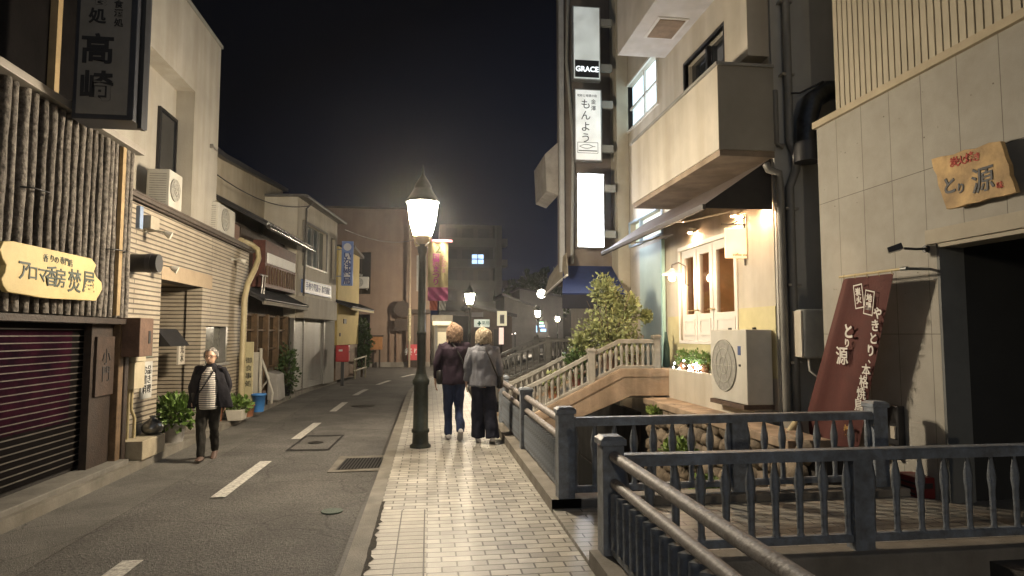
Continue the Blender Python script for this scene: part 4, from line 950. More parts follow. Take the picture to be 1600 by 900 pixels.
MB().fb(R, RU(955, 200)[0] - .3, RU(982, 200)[0], 0, .28, -.1, 11.5).build('pilaster', mat('pilaster_cream', (.38, .35, .28), .75, .1, 2, .1, stain=.1), b, .01)
# lower dado and pale teal entrance strip
MB().fb(R, d3, R.L, .0, .012, 1.0, 1.95).fb(R, RU(1043)[0], d0, .0, .012, 1.0, 1.9).fb(R, d0, d3, 0, .012, 1.0, dz0).build('dado', mat('dado_olive', (.46, .42, .24), .7, .1, 3, .1), b)
MB().fb(R, RU(1002, 450)[0], RU(1040, 450)[0], .0, .03, .97, 3.4).build('entrance_panel', mat('teal_pale', (.36, .44, .40), .6, .06, 3, .05), b)
MB().fb(R, RU(1040, 450)[0] - .02, RU(1040, 450)[0] + .06, .03, .09, .97, 3.4).build('entrance_trim', mat('teal_trim', (.28, .45, .42), .5, .06, 3, .05), b)
# glazed doors
warm_in = mat('warm_interior', (.32, .17, .09), .7, .35, 4, .2)
MB().fb(R, d0 - .3, d3 + .3, -1.9, -1.85, 0.9, 3.3).build('interior_wall', warm_in, b)
MB().fb(R, d0 - .3, d3 + .3, -1.85, -.2, 3.1, 3.15).fb(R, d0 - .3, d3 + .3, -1.85, -.2, .85, .9).fb(R, d0 - .3, d0 - .28, -1.85, -.2, .9, 3.1).fb(R, d3 + .28, d3 + .3, -1.85, -.2, .9, 3.1).build('interior_shell', mat('interior_pale', (.35, .22, .14), .7, .2, 4, .1), b)
m = MB(); rd = random.Random(8)
for k in range(5):
    zz = 1.15 + k * .4; m.fb(R, d0, d3, -1.85, -1.6, zz, zz + .03)
    u = d0
    while u < d3: m.fb(R, u, u + .07, -1.82, -1.66, zz + .031, zz + .031 + rd.uniform(.1, .3)); u += rd.uniform(.1, .22)
m.build('shelf', mat('shelf_wood', (.2, .1, .05), .6, .5, 9, .1), b)
m = MB().fb(R, d0 + .5, d0 + .9, -1.2, -1.18, 1.75, 2.05).build('menu_board', emat('pink_menu', (1, .45, .3), 2.5), b)
pnd = MB().lathe(R.P((d0 + d3) / 2, -.95, 2.62), [(.0, 0), (.09, .02), (.12, .1), (.09, .18), (.0, .2)], 16).build('pendant_lamp', emat('pendant_glow', (1, .62, .3), 40), b)
gpane = bpy.data.materials.new('clear_glass'); gpane.use_nodes = True
n_ = gpane.node_tree; n_.nodes.clear(); oo = n_.nodes.new('ShaderNodeOutputMaterial'); tr = n_.nodes.new('ShaderNodeBsdfTransparent'); gl = n_.nodes.new('ShaderNodeBsdfGlossy'); mx = n_.nodes.new('ShaderNodeMixShader')
gl.inputs['Roughness'].default_value = .06; mx.inputs[0].default_value = .12; tr.inputs[0].default_value = (.85, .82, .78, 1)
n_.links.new(tr.outputs[0], mx.inputs[1]); n_.links.new(gl.outputs[0], mx.inputs[2]); n_.links.new(mx.outputs[0], oo.inputs[0])
for (a, c) in ((d0, d1), (d1, d2), (d2, d3)):
    w_ = c - a; g0, g1 = a + .13, c - .13; zg0, zg1 = 1.92, dzt - .14
    dr = MB().wall(R, a + .01, c - .01, dz0, dzt, [(g0, g1, zg0, zg1)], -.08, -.02).build('door', white_p, b, .004)
    MB().fb(R, g0, g1, -.055, -.05, zg0, zg1).build('pane', gpane, dr)
    MB().wall(R, a + .1, c - .1, dz0 + .1, zg0 - .08, [(a + .14, c - .14, dz0 + .14, zg0 - .12)], -.02, -.008).build('panel_moulding', white_p, dr)
    uh = c - .07 if a == d0 else a + .06
    MB().tube([R.P(uh, -.02, 1.98), R.P(uh, .05, 1.98), R.P(uh + (.13 if a == d1 else -.12), .05, 1.98)], .012, 6).build('handle', brass, dr)
MB().wall(R, d0 - .06, d3 + .06, dz0 - .05, dzt + .07, [(d0, d3, dz0, dzt)], 0, .03).build('door_surround', white_p, b, .004)
# windows
coolw = emat('cool_window', (.62, .86, 1.0), 1.1, 1.4)
wn = MB().wall(R, uwin[0] - .03, uwin[1] + .03, wz[0] - .05, wz[1] + .05, [(uwin[0], uwin[1], *wz)], 0, .04).fb(R, sum(uwin) / 2 - .03, sum(uwin) / 2 + .03, -.1, -.05, *wz).fb(R, uwin[0], uwin[1], -.1, -.05, 6.7, 6.75).build('window', white_p, b)
MB().fb(R, uwin[0], uwin[1], -.16, -.12, *wz).build('lit_pane', coolw, wn)
wn = MB().wall(R, bw[0] - .05, bw[1] + .05, bw[2] - .05, bw[3] + .05, [bw], -.05, .03).fb(R, bw[0] + .75, bw[0] + .82, -.1, -.03, bw[2], bw[3]).build('window', black, b)
MB().fb(R, bw[0], bw[1], -.16, -.12, bw[2], bw[3]).build('pane', glass, wn)
wn = MB().wall(R, lw[0] - .04, lw[1] + .04, lw[2] - .04, lw[3] + .04, [lw], 0, .04).fb(R, lw[0] + .5, lw[0] + .54, -.1, -.03, lw[2], lw[3]).build('window', mat('blue_frame', (.30, .38, .50), .5, .1, 5, 0), b)
MB().fb(R, lw[0], lw[1], -.16, -.12, lw[2], lw[3]).build('lit_pane', emat('soft_window', (.6, .72, .62), .35, 2), wn)
# balcony
y0q, y1q = 7.75, 11.35
bal = MB().box(3.72, 3.84, y0q, y1q, 3.98, 5.10).box(3.84, 4.5, y1q - .12, y1q, 3.98, 5.10).box(3.84, 4.5, y0q + .002, y0q + .12, 3.98, 5.098).build('balcony_parapet', cream2, b, .006)
MB().box(3.74, 4.5, y0q + .02, y1q - .02, 3.90, 3.978).build('balcony_slab', mat('soffit_tan', (.26, .2, .145), .8, .2, 2, .15, stain=.3), b)
MB().box(3.69, 3.87, y0q - .03, y1q + .02, 5.10, 5.14).box(3.87, 4.5, y0q - .03, y0q + .14, 5.10, 5.14).build('balcony_coping', greyw, b)
MB().box(3.72, 4.5, y0q - .004, y0q, 3.98, 5.10).build('balcony_end_shade', mat('end_shade_grey', (.26, .24, .20), .8, .1, 2, .1), b)  # thin sheet over the cream end, its cool shade put into the grey
ub = MB().box(3.56, 4.5, 6.4, 11.6, 6.93, 7.02).box(3.56, 3.66, 6.4, 11.6, 7.02, 8.0).build('upper_balcony', mat('soffit_white', (.50, .48, .46), .7, .1, 2, .1, stain=.1), b)
MB().box(3.85, 4.3, 10.1, 10.75, 6.90, 6.928).build('soffit_hatch', mat('hatch_brown', (.22, .15, .09), .7, .2, 6, .1), ub)
MB().box(3.80, 4.35, 10.05, 10.80, 6.915, 6.929).build('hatch_frame', white_p, ub)
MB().box(4.2, 4.5, 7.84, 8.5, 5.3, 6.9).build('upper_pier', cream2, b)
t = acunit(R, R.px(1034, 155)[0], R.px(1034, 155)[0] + .6, .25, .5, 4.5, 5.33, 'air conditioner unit standing on the cafe balcony', group='air conditioner units on the cafe balcony')
o = MB().lathe((4.05, 11.0, 4.0), [(.12, 0), (.15, 1.0), (.17, 1.05), (.16, 1.25), (.08, 1.33), (0, 1.35)], 16).build('covered_barrel', mat('barrel_tan', (.3, .24, .16), .7, .2, 5, .1)); tag(o, 'round-topped tan container peeping over the balcony', 'container')
# pipes on the side wall
pg = mat('pipe_grey', (.17, .165, .15), .5, .15, 4, .08, stain=.2)
m = MB(); m.tube([(4.55, 7.75, 0), (4.55, 7.75, 3.55), (4.52, 7.72, 3.68), (4.38, 7.72, 3.72), (4.36, 7.74, 3.8)], .05, 12)
m.tube([(4.68, 7.74, 0.5), (4.68, 7.74, 3.5), (4.78, 7.74, 3.75), (4.78, 7.74, 3.95), (4.70, 7.74, 4.1), (4.70, 7.74, 10)], .055, 12)
m.tube([(4.62, 7.76, 4.05), (4.52, 7.76, 4.08), (4.52, 7.76, 4.8)], .04, 10)
m.build('pipes', pg, b)
for z in (1.2, 2.2, 3.2, 5, 6): MB().box(4.60, 4.78, 7.70, 7.85, z, z + .03).build('pipe_clamp', alum, b)
# meter cabinet in the gap
u0 = ony(1251, 483, 7.55); u1 = ony(1287, 560, 7.55)
t = thing('meter_cabinet', (u0.x, 7.6, 1.3), 'pale rounded metal utility cabinet hanging in the gap between buildings', 'utility box')
MB().box(u0.x, u1.x + .1, 7.5, 7.72, u1.z, u0.z).build('case', mat('cabinet_grey', (.34, .34, .31), .5, .1, 5, .05), t, .03)
MB().box(u0.x - .02, u0.x - .001, 7.52, 7.72, u1.z + .02, u0.z - .02).build('side_panel', cream2, t)
MB().tube([(u0.x + .12, 7.6, u1.z), (u0.x + .13, 7.6, u1.z - .15), (u0.x + .25, 7.6, u1.z - .25), (u0.x + .25, 7.6, .05)], .016, 6).build('cable', white_p, t)
MB().box(u0.x, u1.x, 7.7, 7.85, u1.z + .1, u1.z + .15).build('bracket', alum, t)
# bent flue duct
t = thing('flue_duct', (5.0, 7.6, 3.5), 'thick dark bent metal flue between the two right-hand buildings', 'duct')
p = ony(1262, 200, 7.55)
pts = [(p.x + .6, 7.6, p.z + .55), (p.x + .3, 7.58, p.z + .52), (p.x + .08, 7.56, p.z + .36), (p.x + .0, 7.55, p.z + .1), (p.x - .02, 7.55, p.z - .25)]
MB().tube(pts, .13, 20).build('elbow', mat('flue_metal', (.05, .052, .055), .3, .3, 9, .1, metal=.8), t)
MB().tube([(p.x - .02, 7.55, p.z - .2), (p.x - .02, 7.55, p.z - .45)], .16, 20).build('outlet', black, t)
MB().box(p.x + .0, p.x + .04, 7.6, 7.85, p.z, p.z + .04).build('bracket', alum, t)
o = MB().tube([(4.71, 7.7, 4.75), (4.78, 7.6, 4.72), (5.05, 7.5, 4.85)], .014, 6).build('cable', black); tag(o, 'black cable crossing the dark gap between the right-hand buildings', 'cable')

# awning
t = thing('awning', (3.6, 10, 3.3), 'long dark brown retractable awning over the cafe doors', 'awning')
canv = mat('awning_canvas', (.095, .07, .055), .8, .15, 6, .1)
xa, za, xb, zb_ = 3.56, 3.24, 4.49, 3.88
ya, ybb = 7.86, 12.75
MB().prism([(xa, ya, za), (xa, ya, za + .03), (xb, ya, zb_ + .03), (xb, ya, zb_)], (0, ybb - ya, 0)).build('canvas', canv, t)
MB().box(xa - .05, xa, ya - .03, ybb + .03, za - .045, za + .03).build('front_bar', mat('awning_bar', (.07, .062, .056), .5, .1, 5, 0), t, .01)
MB().prism([(xa + .0, ya - .012, za - .02), (xb, ya - .012, za - .02), (xb, ya - .012, zb_ + .03), (xa, ya - .012, za + .03)], (0, .01, 0)).build('side_panel', mat('awning_black', (.02, .018, .016), .8, .2, 6, 0), t)
for yy in (9.0, 11.3): MB().tube([(4.48, yy, 3.42), (4.05, yy + .6, 3.36), (xa + .04, yy, za)], .014, 6).build('folding_arm', white_p, t)
# downlights under the awning (small recessed fittings, each with its glowing lens)
for i, (px_, py_, l) in enumerate(((1078, 343, 'left small round downlight above the cafe doors'), (1188, 318, 'right small round downlight beside the pipes'), (1146, 335, 'middle small round downlight above the cafe doors'))):
    u, z = R.px(px_, py_, .1); t = thing('downlight', R.P(u, .08, 3.30), l, 'light', 'downlights under the awning')
    MB().cyl(R.P(u, .10, 3.30), R.P(u, .10, 3.38), .045, n=14).fb(R, u - .02, u + .02, 0, .1, 3.36, 3.38).build('housing', white_p, t)
    MB().cyl(R.P(u, .10, 3.292), R.P(u, .10, 3.2995), .035, n=14).build('lens', emat('downlight_glow', (1, .62, .34), 700), t)
# wall lamp with white shade
u, z = R.px(1050, 426, .3)
t = thing('wall_lamp', R.P(u, 0, z), 'white saucer-shaded wall lamp glowing left of the glass doors', 'wall lamp')
c = R.P(u, .3, z - .02)
MB().lathe(c, [(.17, -.01), (.175, 0), (.06, .05), (.03, .09), (.0, .1)], 20).build('shade', mat('shade_enamel', (.7, .68, .62), .35, .05, 5, 0), t)
MB().tube([R.P(u, .0, z - .22), R.P(u, .06, z - .20), R.P(u, .06, z + .12), R.P(u, .18, z + .18), R.P(u, .3, z + .13), R.P(u, .3, z + .07)], .011, 8).build('bracket', black, t)
MB().lathe(c, [(.0, -.13), (.045, -.11), (.055, -.07), (.04, -.02), (.0, -.015)], 14).build('bulb', emat('bulb_glow', (1, .68, .42), 240), t)
# glowing cloth sign
t = thing('lit_sign', (4.3, 8.6, 2.9), 'glowing cream cloth sign hanging from a bracket above the air conditioner', 'sign')
a = ony(1132, 356, 8.6); c = ony(1172, 404, 8.6)
MB().box(a.x, c.x, 8.58, 8.62, c.z, a.z).build('panel', emat('sign_glow', (1, .66, .36), .75, 3), t, .012)
text('coffee stand', .055, ((a.x + c.x) / 2 + .05, 8.578, c.z + .05), X_, Z_, mat('sign_brown', (.25, .1, .04), .7, .1, 5, 0), t)
MB().tube([(4.5, 8.6, a.z + .16), (4.3, 8.6, a.z + .06), (a.x - .05, 8.6, a.z + .05)], .01, 6).tube([(4.5, 8.6, a.z + .05), (a.x - .05, 8.6, a.z + .05)], .009, 6).tube([(4.48, 8.6, c.z - .1), (4.48, 8.6, a.z + .2)], .012, 6).build('bracket', black, t)
# planter
t = thing('planter_wall', (4.2, 9.5, .4), 'cream planter wall below the glass doors holding small plants', 'planter')
MB().box(4.24, 4.36, 8.0, 11.0, -.1, .97).box(4.36, 4.5, 8.0, 8.1, -.1, .97).build('wall', cream2, t, .006)
MB().box(4.36, 4.5, 8.1, 11.0, -.1, .93).build('soil', mat('bank_soil', (0, 0, 0)), t)
for i, (y, w_, l) in enumerate(((10.75, .13, 'terracotta pot of grass-green plants, first from the bridge on the planter'), (10.25, .14, 'terracotta pot of ferny plants, second from the bridge on the planter'), (9.9, .11, 'small terracotta pot hidden behind fairy lights by the air conditioner'))):
    pot_plant((4.42, y, .95), w_ * .7, .14, .14, .15, l, terracotta, grn, 20 + i, 260, .06, group='small pots on the planter')
m = MB(); rd = random.Random(4); pts = []
for k in range(26):
    y = 10.85 - k * .045; p = Vector((4.28 + rd.uniform(-.03, .05), y, 1.02 + rd.uniform(-.03, .09) + .04 * math.sin(k))); pts.append(p)
t = thing('fairy_lights', (4.3, 10.4, 1.0), 'string of tiny white fairy lights on the planter pots', 'string lights')
MB().tube(pts, .003, 4).build('wire', black, t)
m = MB()
for p in pts[::2] + pts[14:]: m.lathe(p, [(0, -.014), (.013, -.005), (.013, .006), (0, .014)], 8)
m.build('led', emat('led_glow', (.95, 1, .92), 30), t)
# folded parasol
t = thing('folded_parasol', (4.4, 11.5, 1), 'closed dark green parasol standing beside the entrance', 'parasol')
p = ony(1041, 560, 11.3)
MB().rings([(p.x, 11.3, .97, .035, .035), (p.x, 11.3, 1.0, .07, .07), (p.x + .01, 11.3, 1.3, .06, .06), (p.x, 11.3, 1.62, .02, .02)], 10).build('canopy', mat('parasol_green', (.03, .07, .06), .7, .2, 6, .1), t)
MB().cyl((p.x, 11.3, .95), (p.x, 11.3, 1.0), .02, n=8).build('pole', alum, t)
# outdoor unit of the cafe
t = acunit(Frame((4.46, 8.95), (4.46, 7.9)), 0, 1.05, 0, .36, .66, 1.64, 'big pale air conditioner unit on a bracket over the canal', group='air conditioner units', legs=False)
F2 = Frame((4.46, 8.95), (4.46, 7.9))
MB().fb(F2, .0, .66, .36, .366, .85, 1.45).build('grille_frame', ac_white, t, .004)
MB().fb(F2, .82, .9, .36, .364, 1.3, 1.42).build('badge', mat('badge_blue', (.05, .08, .2), .5, .1, 5, 0), t)
MB().fb(F2, .84, .89, .36, .366, 1.15, 1.18).fb(F2, .1, .14, .1, .14, 1.64, 1.67).fb(F2, .8, .84, .1, .14, 1.64, 1.67).build('fitting', black, t)
MB().fb(F2, .02, 1.03, -.02, .40, .60, .655).fb(F2, .85, .93, .0, .06, .3, .60).fb(F2, .1, .18, .0, .06, .3, .6).build('mounting_frame', mat('rust_steel', (.08, .05, .035), .7, .3, 9, .2), t)
# concrete box beside pipes
o = MB().prism([(4.32, 7.2, .05), (4.62, 7.2, .05), (4.60, 7.2, .62), (4.34, 7.2, .62)], (0, .3, 0)).build('concrete_box', concrete, None, .01); tag(o, 'grey concrete block standing by the pipes at the corner', 'block')
o = MB().tube([(4.2, 7.1, -.1), (4.2, 7.1, .45), (4.3, 7.15, .52), (4.4, 7.3, .52)], .045, 10).build('vent_pipe', pipe_cream); tag(o, 'cream plastic pipe bending beside the concrete block', 'pipe')
# bridge planting
t = thing('olive_tree', (3.3, 11.9, .9), 'bushy pale green potted shrub on the arched bridge', 'shrub')
bl = [(Vector((0, 0, -.45)), .55), (Vector((.35, 0, -.1)), .5), (Vector((-.35, .1, -.35)), .5), (Vector((.1, .1, .35)), .45), (Vector((-.15, -.1, .6)), .35), (Vector((.55, 0, .2)), .32), (Vector((.3, .0, -.6)), .5), (Vector((-.7, 0, -.6)), .3), (Vector((1.0, 0, .02)), .12)]
leaves(MB(), (3.34, 11.7, 1.9), (.74, .55, .86), 5200, .075, 31, .2, bl, up=.2).build('foliage', leafm, t)
m = MB(); rd = random.Random(2)
for k in range(16):
    a = rd.uniform(0, 6.28); r = rd.uniform(.1, .55)
    m.tube([(3.36, 11.7, 1.1), (3.36 + math.cos(a) * r * .3, 11.7 + math.sin(a) * r * .3, 1.6), (3.36 + math.cos(a) * r, 11.7 + math.sin(a) * r * .7, 1.9 + rd.uniform(0, .6))], [.016, .01, .004], 5)
m.build('branch', barkm, t)
MB().lathe((3.36, 11.7, .93), [(.13, 0), (.18, .26), (.2, .26), (.2, .3), (0, .27)], 18).build('pot', mat('brown_pot', (.12, .07, .05), .6, .2, 6, .1), t)
pot_plant((2.75, 11.7, .62), .13, .25, .28, .35, 'dark leafy potted plant halfway up the arched bridge', mat('maroon_pot', (.12, .035, .025), .6, .2, 6, .1), leafd, 41, 500, .08, group='pots on the arched bridge')
pot_plant((2.3, 11.75, .40), .12, .22, .2, .2, 'small flowering pot lower on the arched bridge', terracotta, leafm, 42, 260, .07, group='pots on the arched bridge')
pot_plant((3.85, 11.75, .95), .12, .25, .2, .25, 'small leafy pot at the top of the arched bridge', mat('brown_pot', (0, 0, 0)), leafm, 43, 300, .07, group='pots on the arched bridge')

# ================================================================== NEAR RIGHT BUILDING
W = Frame((4.8, 7.3), (4.8, -4))
b = thing('grill_building', W.P(2, 0, 0), 'near right building with grey panelled wall below ribbed cladding and a dark doorway', 'building')
panel = brickmat('panel_board', (.31, .295, .255), (.29, .275, .24), (.09, .08, .065), 1.6, .44, .0035, 'zy', rough=.75, bump=.5, var=.1, offset=0, loc=(.02, .12))
ud, zd = W.px(1466, 371); 
MB().wall(W, 0, W.L, 0, 4.14, [(ud - .03, ud + 3.4, -.01, 2.44)], -.25, 0).build('lower_wall', panel, b)
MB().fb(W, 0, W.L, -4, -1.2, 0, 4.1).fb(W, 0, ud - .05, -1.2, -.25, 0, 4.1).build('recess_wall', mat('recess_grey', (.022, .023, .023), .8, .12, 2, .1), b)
MB().fb(W, ud - .03, ud + .0, -.262, -.002, 0, 2.4).build('door_jamb', mat('jamb_grey', (.13, .135, .13), .75, .1, 3, .1), b)
MB().fb(W, ud - .12, ud + 3.5, .0, .04, 2.44, 2.58).fb(W, ud, ud + 3.4, -.25, 0.01, 2.40, 2.44).build('lintel', mat('lintel_grey', (.32, .285, .22), .75, .1, 3, .1), b, .004)
MB().fb(W, ud + .6, ud + 3.3, -1.19, -1.12, .7, .78).build('counter_edge', black, b)
MB().fb(W, -.02, W.L, -.25, .05, 4.14, 4.22).build('ledge', mat('ledge_cream', (.38, .32, .22), .7, .1, 3, .1), b)
m = MB().fb(W, .24, W.L, -4, -.12, 4.22, 8); u = .24
while u < 7.5: m.fb(W, u, u + .072, -.12, -.106, 4.22, 8); u += .092
m.build('ribbed_cladding', mat('rib_cream', (.40, .355, .265), .6, .08, 2, .1), b)
m = MB(); rd = random.Random(9)
for k in range(34):
    u = rd.uniform(.1, ud + 1.5); z = rd.uniform(2.7 if u > ud - .2 else .9, 4.1); m.cyl(W.P(u, -.001, z), W.P(u, .003, z), rd.choice((.004, .005, .007)), n=8)
m.build('screw_heads', mat('rust_mark', (.14, .12, .09), .8, .3, 9, 0), b)
# weathered plaque
cs = [onx(*p, 4.68) for p in ((1455, 250), (1478, 328), (1587, 300), (1564, 219))]
t = thing('restaurant_plaque', sum(cs, Vector()) / 4, 'weathered paper-brown wooden plaque with bold brushed characters above the doorway', 'sign')
jag = []
for i in range(4):
    a, c = cs[i], cs[(i + 1) % 4]
    for k in range(6): q = a.lerp(c, k / 6); jag.append(q + Vector((0, .008 * math.sin(k * 2.3 + i * 5), .008 * math.cos(k * 3.1 + i))))
MB().prism(jag, (.04, 0, 0)).build('board', mat('plaque_brown', (.42, .28, .12), .7, .4, 3.5, .3, tint=(.2, .12, .05)), t, .003)
MB().box(4.72, 4.8, min(c.y for c in cs) + .15, max(c.y for c in cs) - .15, cs[1].z + .1, cs[1].z + .2).build('spacer', darkwood, t)
rt = (cs[2] - cs[1]).normalized(); upv = (cs[0] - cs[1]).normalized()
upv = (upv - rt * upv.dot(rt)).normalized()
def on(px_, py_): return onx(px_, py_, 4.68)
for ch, x, y, s in (('と', 1484, 292, .17), ('り', 1502, 295, .10), ('源', 1536, 283, .235)):
    text(ch, s, on(x, y), rt, upv, blackf, t, bold=.03 if ch != '源' else .01)
for ch, x, y, s in (('炭', 1491, 254, .095), ('火', 1502, 252, .09), ('焼', 1515, 247, .095), ('き', 1527, 246, .08)):
    text(ch, s, on(x, y), rt, upv, mat('red_ink', (.40, .05, .03), .7, .2, 9, 0), t, bold=.02)
text('味', .07, on(1563, 290), rt, upv, mat('red_ink', (0, 0, 0)), t)
# spotlight on arm
u, z = W.px(1449, 389)
t = thing('spotlight', W.P(u, 0, z), 'small unlit black floodlight on a short arm beside the doorway', 'spotlight')
MB().cyl(W.P(u, 0, z), W.P(u, .03, z), .035, n=14).build('base', black, t)
MB().tube([W.P(u, .02, z), W.P(u - .02, .10, z + .0), W.P(u - .06, .2, z + .01)], .013, 8).build('arm', black, t)
c = W.P(u - .1, .26, z + .02); f_ = Frame((0, 0), (1, 0))
dv = Vector((-.75, .55, -.25)).normalized(); sd = dv.cross(Z_).normalized(); uv = sd.cross(dv)
MB().hexa([c + dv * p + sd * q + uv * r for r, p, q in ((-.03, -.06, -.05), (-.03, -.06, .05), (-.03, .07, .05), (-.03, .07, -.05), (.03, -.06, -.05), (.03, -.06, .05), (.02, .07, .05), (.02, .07, -.05))]).build('head', black, t, .005)
MB().hexa([c + dv * p + sd * q + uv * r for r, p, q in ((-.036, -.04, -.04), (-.036, -.04, .04), (-.036, .06, .04), (-.036, .06, -.04), (-.031, -.04, -.04), (-.031, -.04, .04), (-.031, .06, .04), (-.031, .06, -.04))]).build('lens', mat('lens_pale', (.4, .4, .36), .2, .2, 9, 0), t)
# hanging banner
xn = 4.52
a, c = onx(1318, 436, xn), onx(1397, 427, xn); bl_, br_ = onx(1252, 690, xn), onx(1338, 700, xn)
t = thing('restaurant_banner', (xn, (a.y + c.y) / 2, a.z), 'dark red cloth banner with white characters slung from a rod by the doorway', 'banner')
n = 18; m = MB(); vs = []
for j in range(n + 1):
    for i in range(n + 1):
        s_, r_ = i / n, j / n; p = a.lerp(c, s_).lerp(bl_.lerp(br_, s_), r_)
        p.x += -.03 * math.sin(s_ * 9 + r_ * 2) * (.4 + r_) * .6 - (.02 * math.exp(-((s_ - .15) / .06) ** 2)); vs.append(p)
m.add(vs, [(j * (n + 1) + i, (j + 1) * (n + 1) + i, (j + 1) * (n + 1) + i + 1, j * (n + 1) + i + 1) for j in range(n) for i in range(n)], True)
m.build('cloth', mat('banner_maroon', (.070, .016, .012), .85, .12, 5, .15), t)
ra, rc = onx(1312, 436, xn), onx(1412, 423, xn)
MB().tube([ra + Z_ * .02, rc + Z_ * .02], .013, 8).build('rod', mat('bamboo', (.42, .34, .18), .6, .1, 5, 0), t)
MB().tube([rc + Z_ * .02, rc + Z_ * .02 + X_ * .28], .014, 8).tube([rc + Z_ * .02 + Y_ * .03, rc + Z_ * .02 - Y_ * .05], .02, 8).build('wall_hook', galv, t)
m = MB()
for k in range(5): q = a.lerp(c, (k + .1) / 4.2); m.tube([q - Z_ * .01, q + X_ * -.016 + Z_ * .02, q + Z_ * .045], .005, 5)
m.build('loop', mat('bamboo', (0, 0, 0)), t)
dn = (bl_ - a).normalized(); rt = (c - a).normalized(); up_ = Z_
cw = mat('cloth_white', (.62, .6, .55), .8, .05, 5, 0)
def onb(x, y): p = onx(x, y, xn - .042); return p
def obl(m_): return m_
skew_up = (a - bl_).normalized()
for ch, x, y, s in (('や', 1372, 491, .13), ('き', 1368, 510, .13), ('と', 1365, 530, .13), ('り', 1361, 549, .13), ('、', 1362, 562, .10), ('本', 1354, 580, .14), ('格', 1350, 598, .14), ('焼', 1346, 616, .14), ('鳥', 1342, 634, .14)):
    text(ch, s, onb(x, y), rt, Z_, cw, t, bold=.022 if ch in 'やきとり、' else .008)
for ch, x, y, s in (('と', 1326, 519, .17), ('り', 1324, 537, .10), ('源', 1316, 558, .21)):
    text(ch, s, onb(x, y), rt, Z_, cw, t, bold=.03 if ch != '源' else .008)
for ch, x, y, rot in (('炭\n火', 1342, 463, -.1), ('地\n鶏', 1358, 473, .2)):
    q = onb(x, y); r2 = (rt + Z_ * -rot).normalized(); u2 = (Z_ + rt * rot).normalized(); nrm = r2.cross(u2)
    m = MB()
    for a0, a1, b0, b1 in ((-.07, .07, .115, .127), (-.07, .07, -.127, -.115), (-.07, -.06, -.115, .115), (.06, .07, -.115, .115)):
        m.add([q + r2 * a0 + u2 * b0 + nrm * .003, q + r2 * a1 + u2 * b0 + nrm * .003, q + r2 * a1 + u2 * b1 + nrm * .003, q + r2 * a0 + u2 * b1 + nrm * .003], [(0, 1, 2, 3)])
    m.build('crest_frame', cw, t)
    text(ch, .085, q, r2, u2, cw, t, bold=.03)
text('焼', .13, onb(1325, 675), rt, Z_, mat('gold_ink', (.35, .2, .05), .7, .1, 5, 0), t, bold=.03)
# small things at the wall foot
t = thing('red_crate', (4.65, 5.8, .0), 'red plastic crate at the foot of the near right wall', 'crate')
MB().box(4.60, 4.78, 5.62, 5.92, .02, .22).build('body', mat('crate_red', (.10, .008, .008), .45, .15, 6, .05), t, .01)
m = MB()
for k in range(3): m.box(4.594, 4.60, 5.66, 5.88, .05 + k * .05, .07 + k * .05)
m.box(4.63, 4.75, 5.613, 5.62, .12, .17).build('slots', blackf, t)
t = thing('wall_fitting', (4.74, 5.9, .5), 'dark wall tap unit with a pale card behind the fence post', 'wall fitting')
MB().box(4.72, 4.80, 6.0, 6.16, .45, .85).box(4.74, 4.8, 6.05, 6.1, .3, .45).build('case', black, t, .008)
MB().box(4.70, 4.719, 6.03, 6.09, .52, .64).build('card', cream2, t)
#=PART4=
# ================================================================== SIGN-CARRYING BUILDING beyond the cafe
yb2 = 14.4
xw = ony(879, 300, yb2).x
t = thing('sign_building', (4, 15, 0), 'narrow dark brown-grey building carrying the vertical signs beyond the cafe', 'building')
bgm = mat('brown_grey', (.15, .125, .105), .8, .15, 1.5, .15, stain=.2)
MB().box(xw, 4.5, yb2, yb2 + .6, 2.7, 13).box(4.502, 9, yb2, 20, -.1, 13).build('wall', bgm, t)
MB().box(xw - .08, xw + .03, yb2 - .08, yb2 + .05, 3.0, 13).build('corner_pipe', mat('pipe_pale', (.34, .34, .33), .5, .1, 4, 0), t)
MB().tube([(xw + .2, yb2 - .06, 3.2), (xw + .25, yb2 - .06, 6), (xw + .1, yb2 - .06, 8), (xw + .22, yb2 - .06, 12)], .04, 8).build('hose', greyw, t)
wd = MB().box(4.0, 4.28, yb2 - .02, yb2 + .1, 4.6, 5.2).box(4.0, 4.28, yb2 - .02, yb2 + .1, 5.7, 6.3)
p = ony(875, 245, 14.9); q_ = ony(860, 245, 14.9)
MB().prism([(xw, 14.9, 6.2), (xw - .32, 14.9, 5.9), (xw - .28, 14.9, 5.0), (xw, 14.9, 4.9)], (0, 1.6, 0)).build('side_canopy', mat('canopy_pale', (.30, .28, .25), .7, .2, 3, .1), t)
def vsign(name, x0, y0, x1, y1, label, fm, group='vertical signs on the dark building'):
    ys = 13.7; a = ony(x0, y1, ys); c = ony(x1, y0, ys)
    t = thing(name, ((a.x + c.x) / 2, ys, a.z), label, 'sign', group)
    MB().box(a.x - .03, c.x + .03, ys, ys + .16, a.z - .03, c.z + .03).build('casing', alum, t, .01)
    MB().box(a.x, c.x, ys - .008, ys, a.z, c.z).build('face', fm, t)
    for f in (.18, .82): z = a.z + (c.z - a.z) * f; MB().box(c.x + .03, c.x + .30, ys + .04, ys + .14, z - .08, z + .08).build('bracket', greyw, t)
    return t, a, c, ys
t, a, c, ys = vsign('vertical_sign', 897, 13, 936, 122, 'topmost vertical sign, blank white above a black panel reading GRACE', emat('sign_dim', (.70, .76, .74), .22, 3))
zz = a.z + (c.z - a.z) * .255
MB().box(a.x + .02, c.x - .02, ys - .014, ys - .008, a.z + .03, zz).build('black_panel', blackf, t)
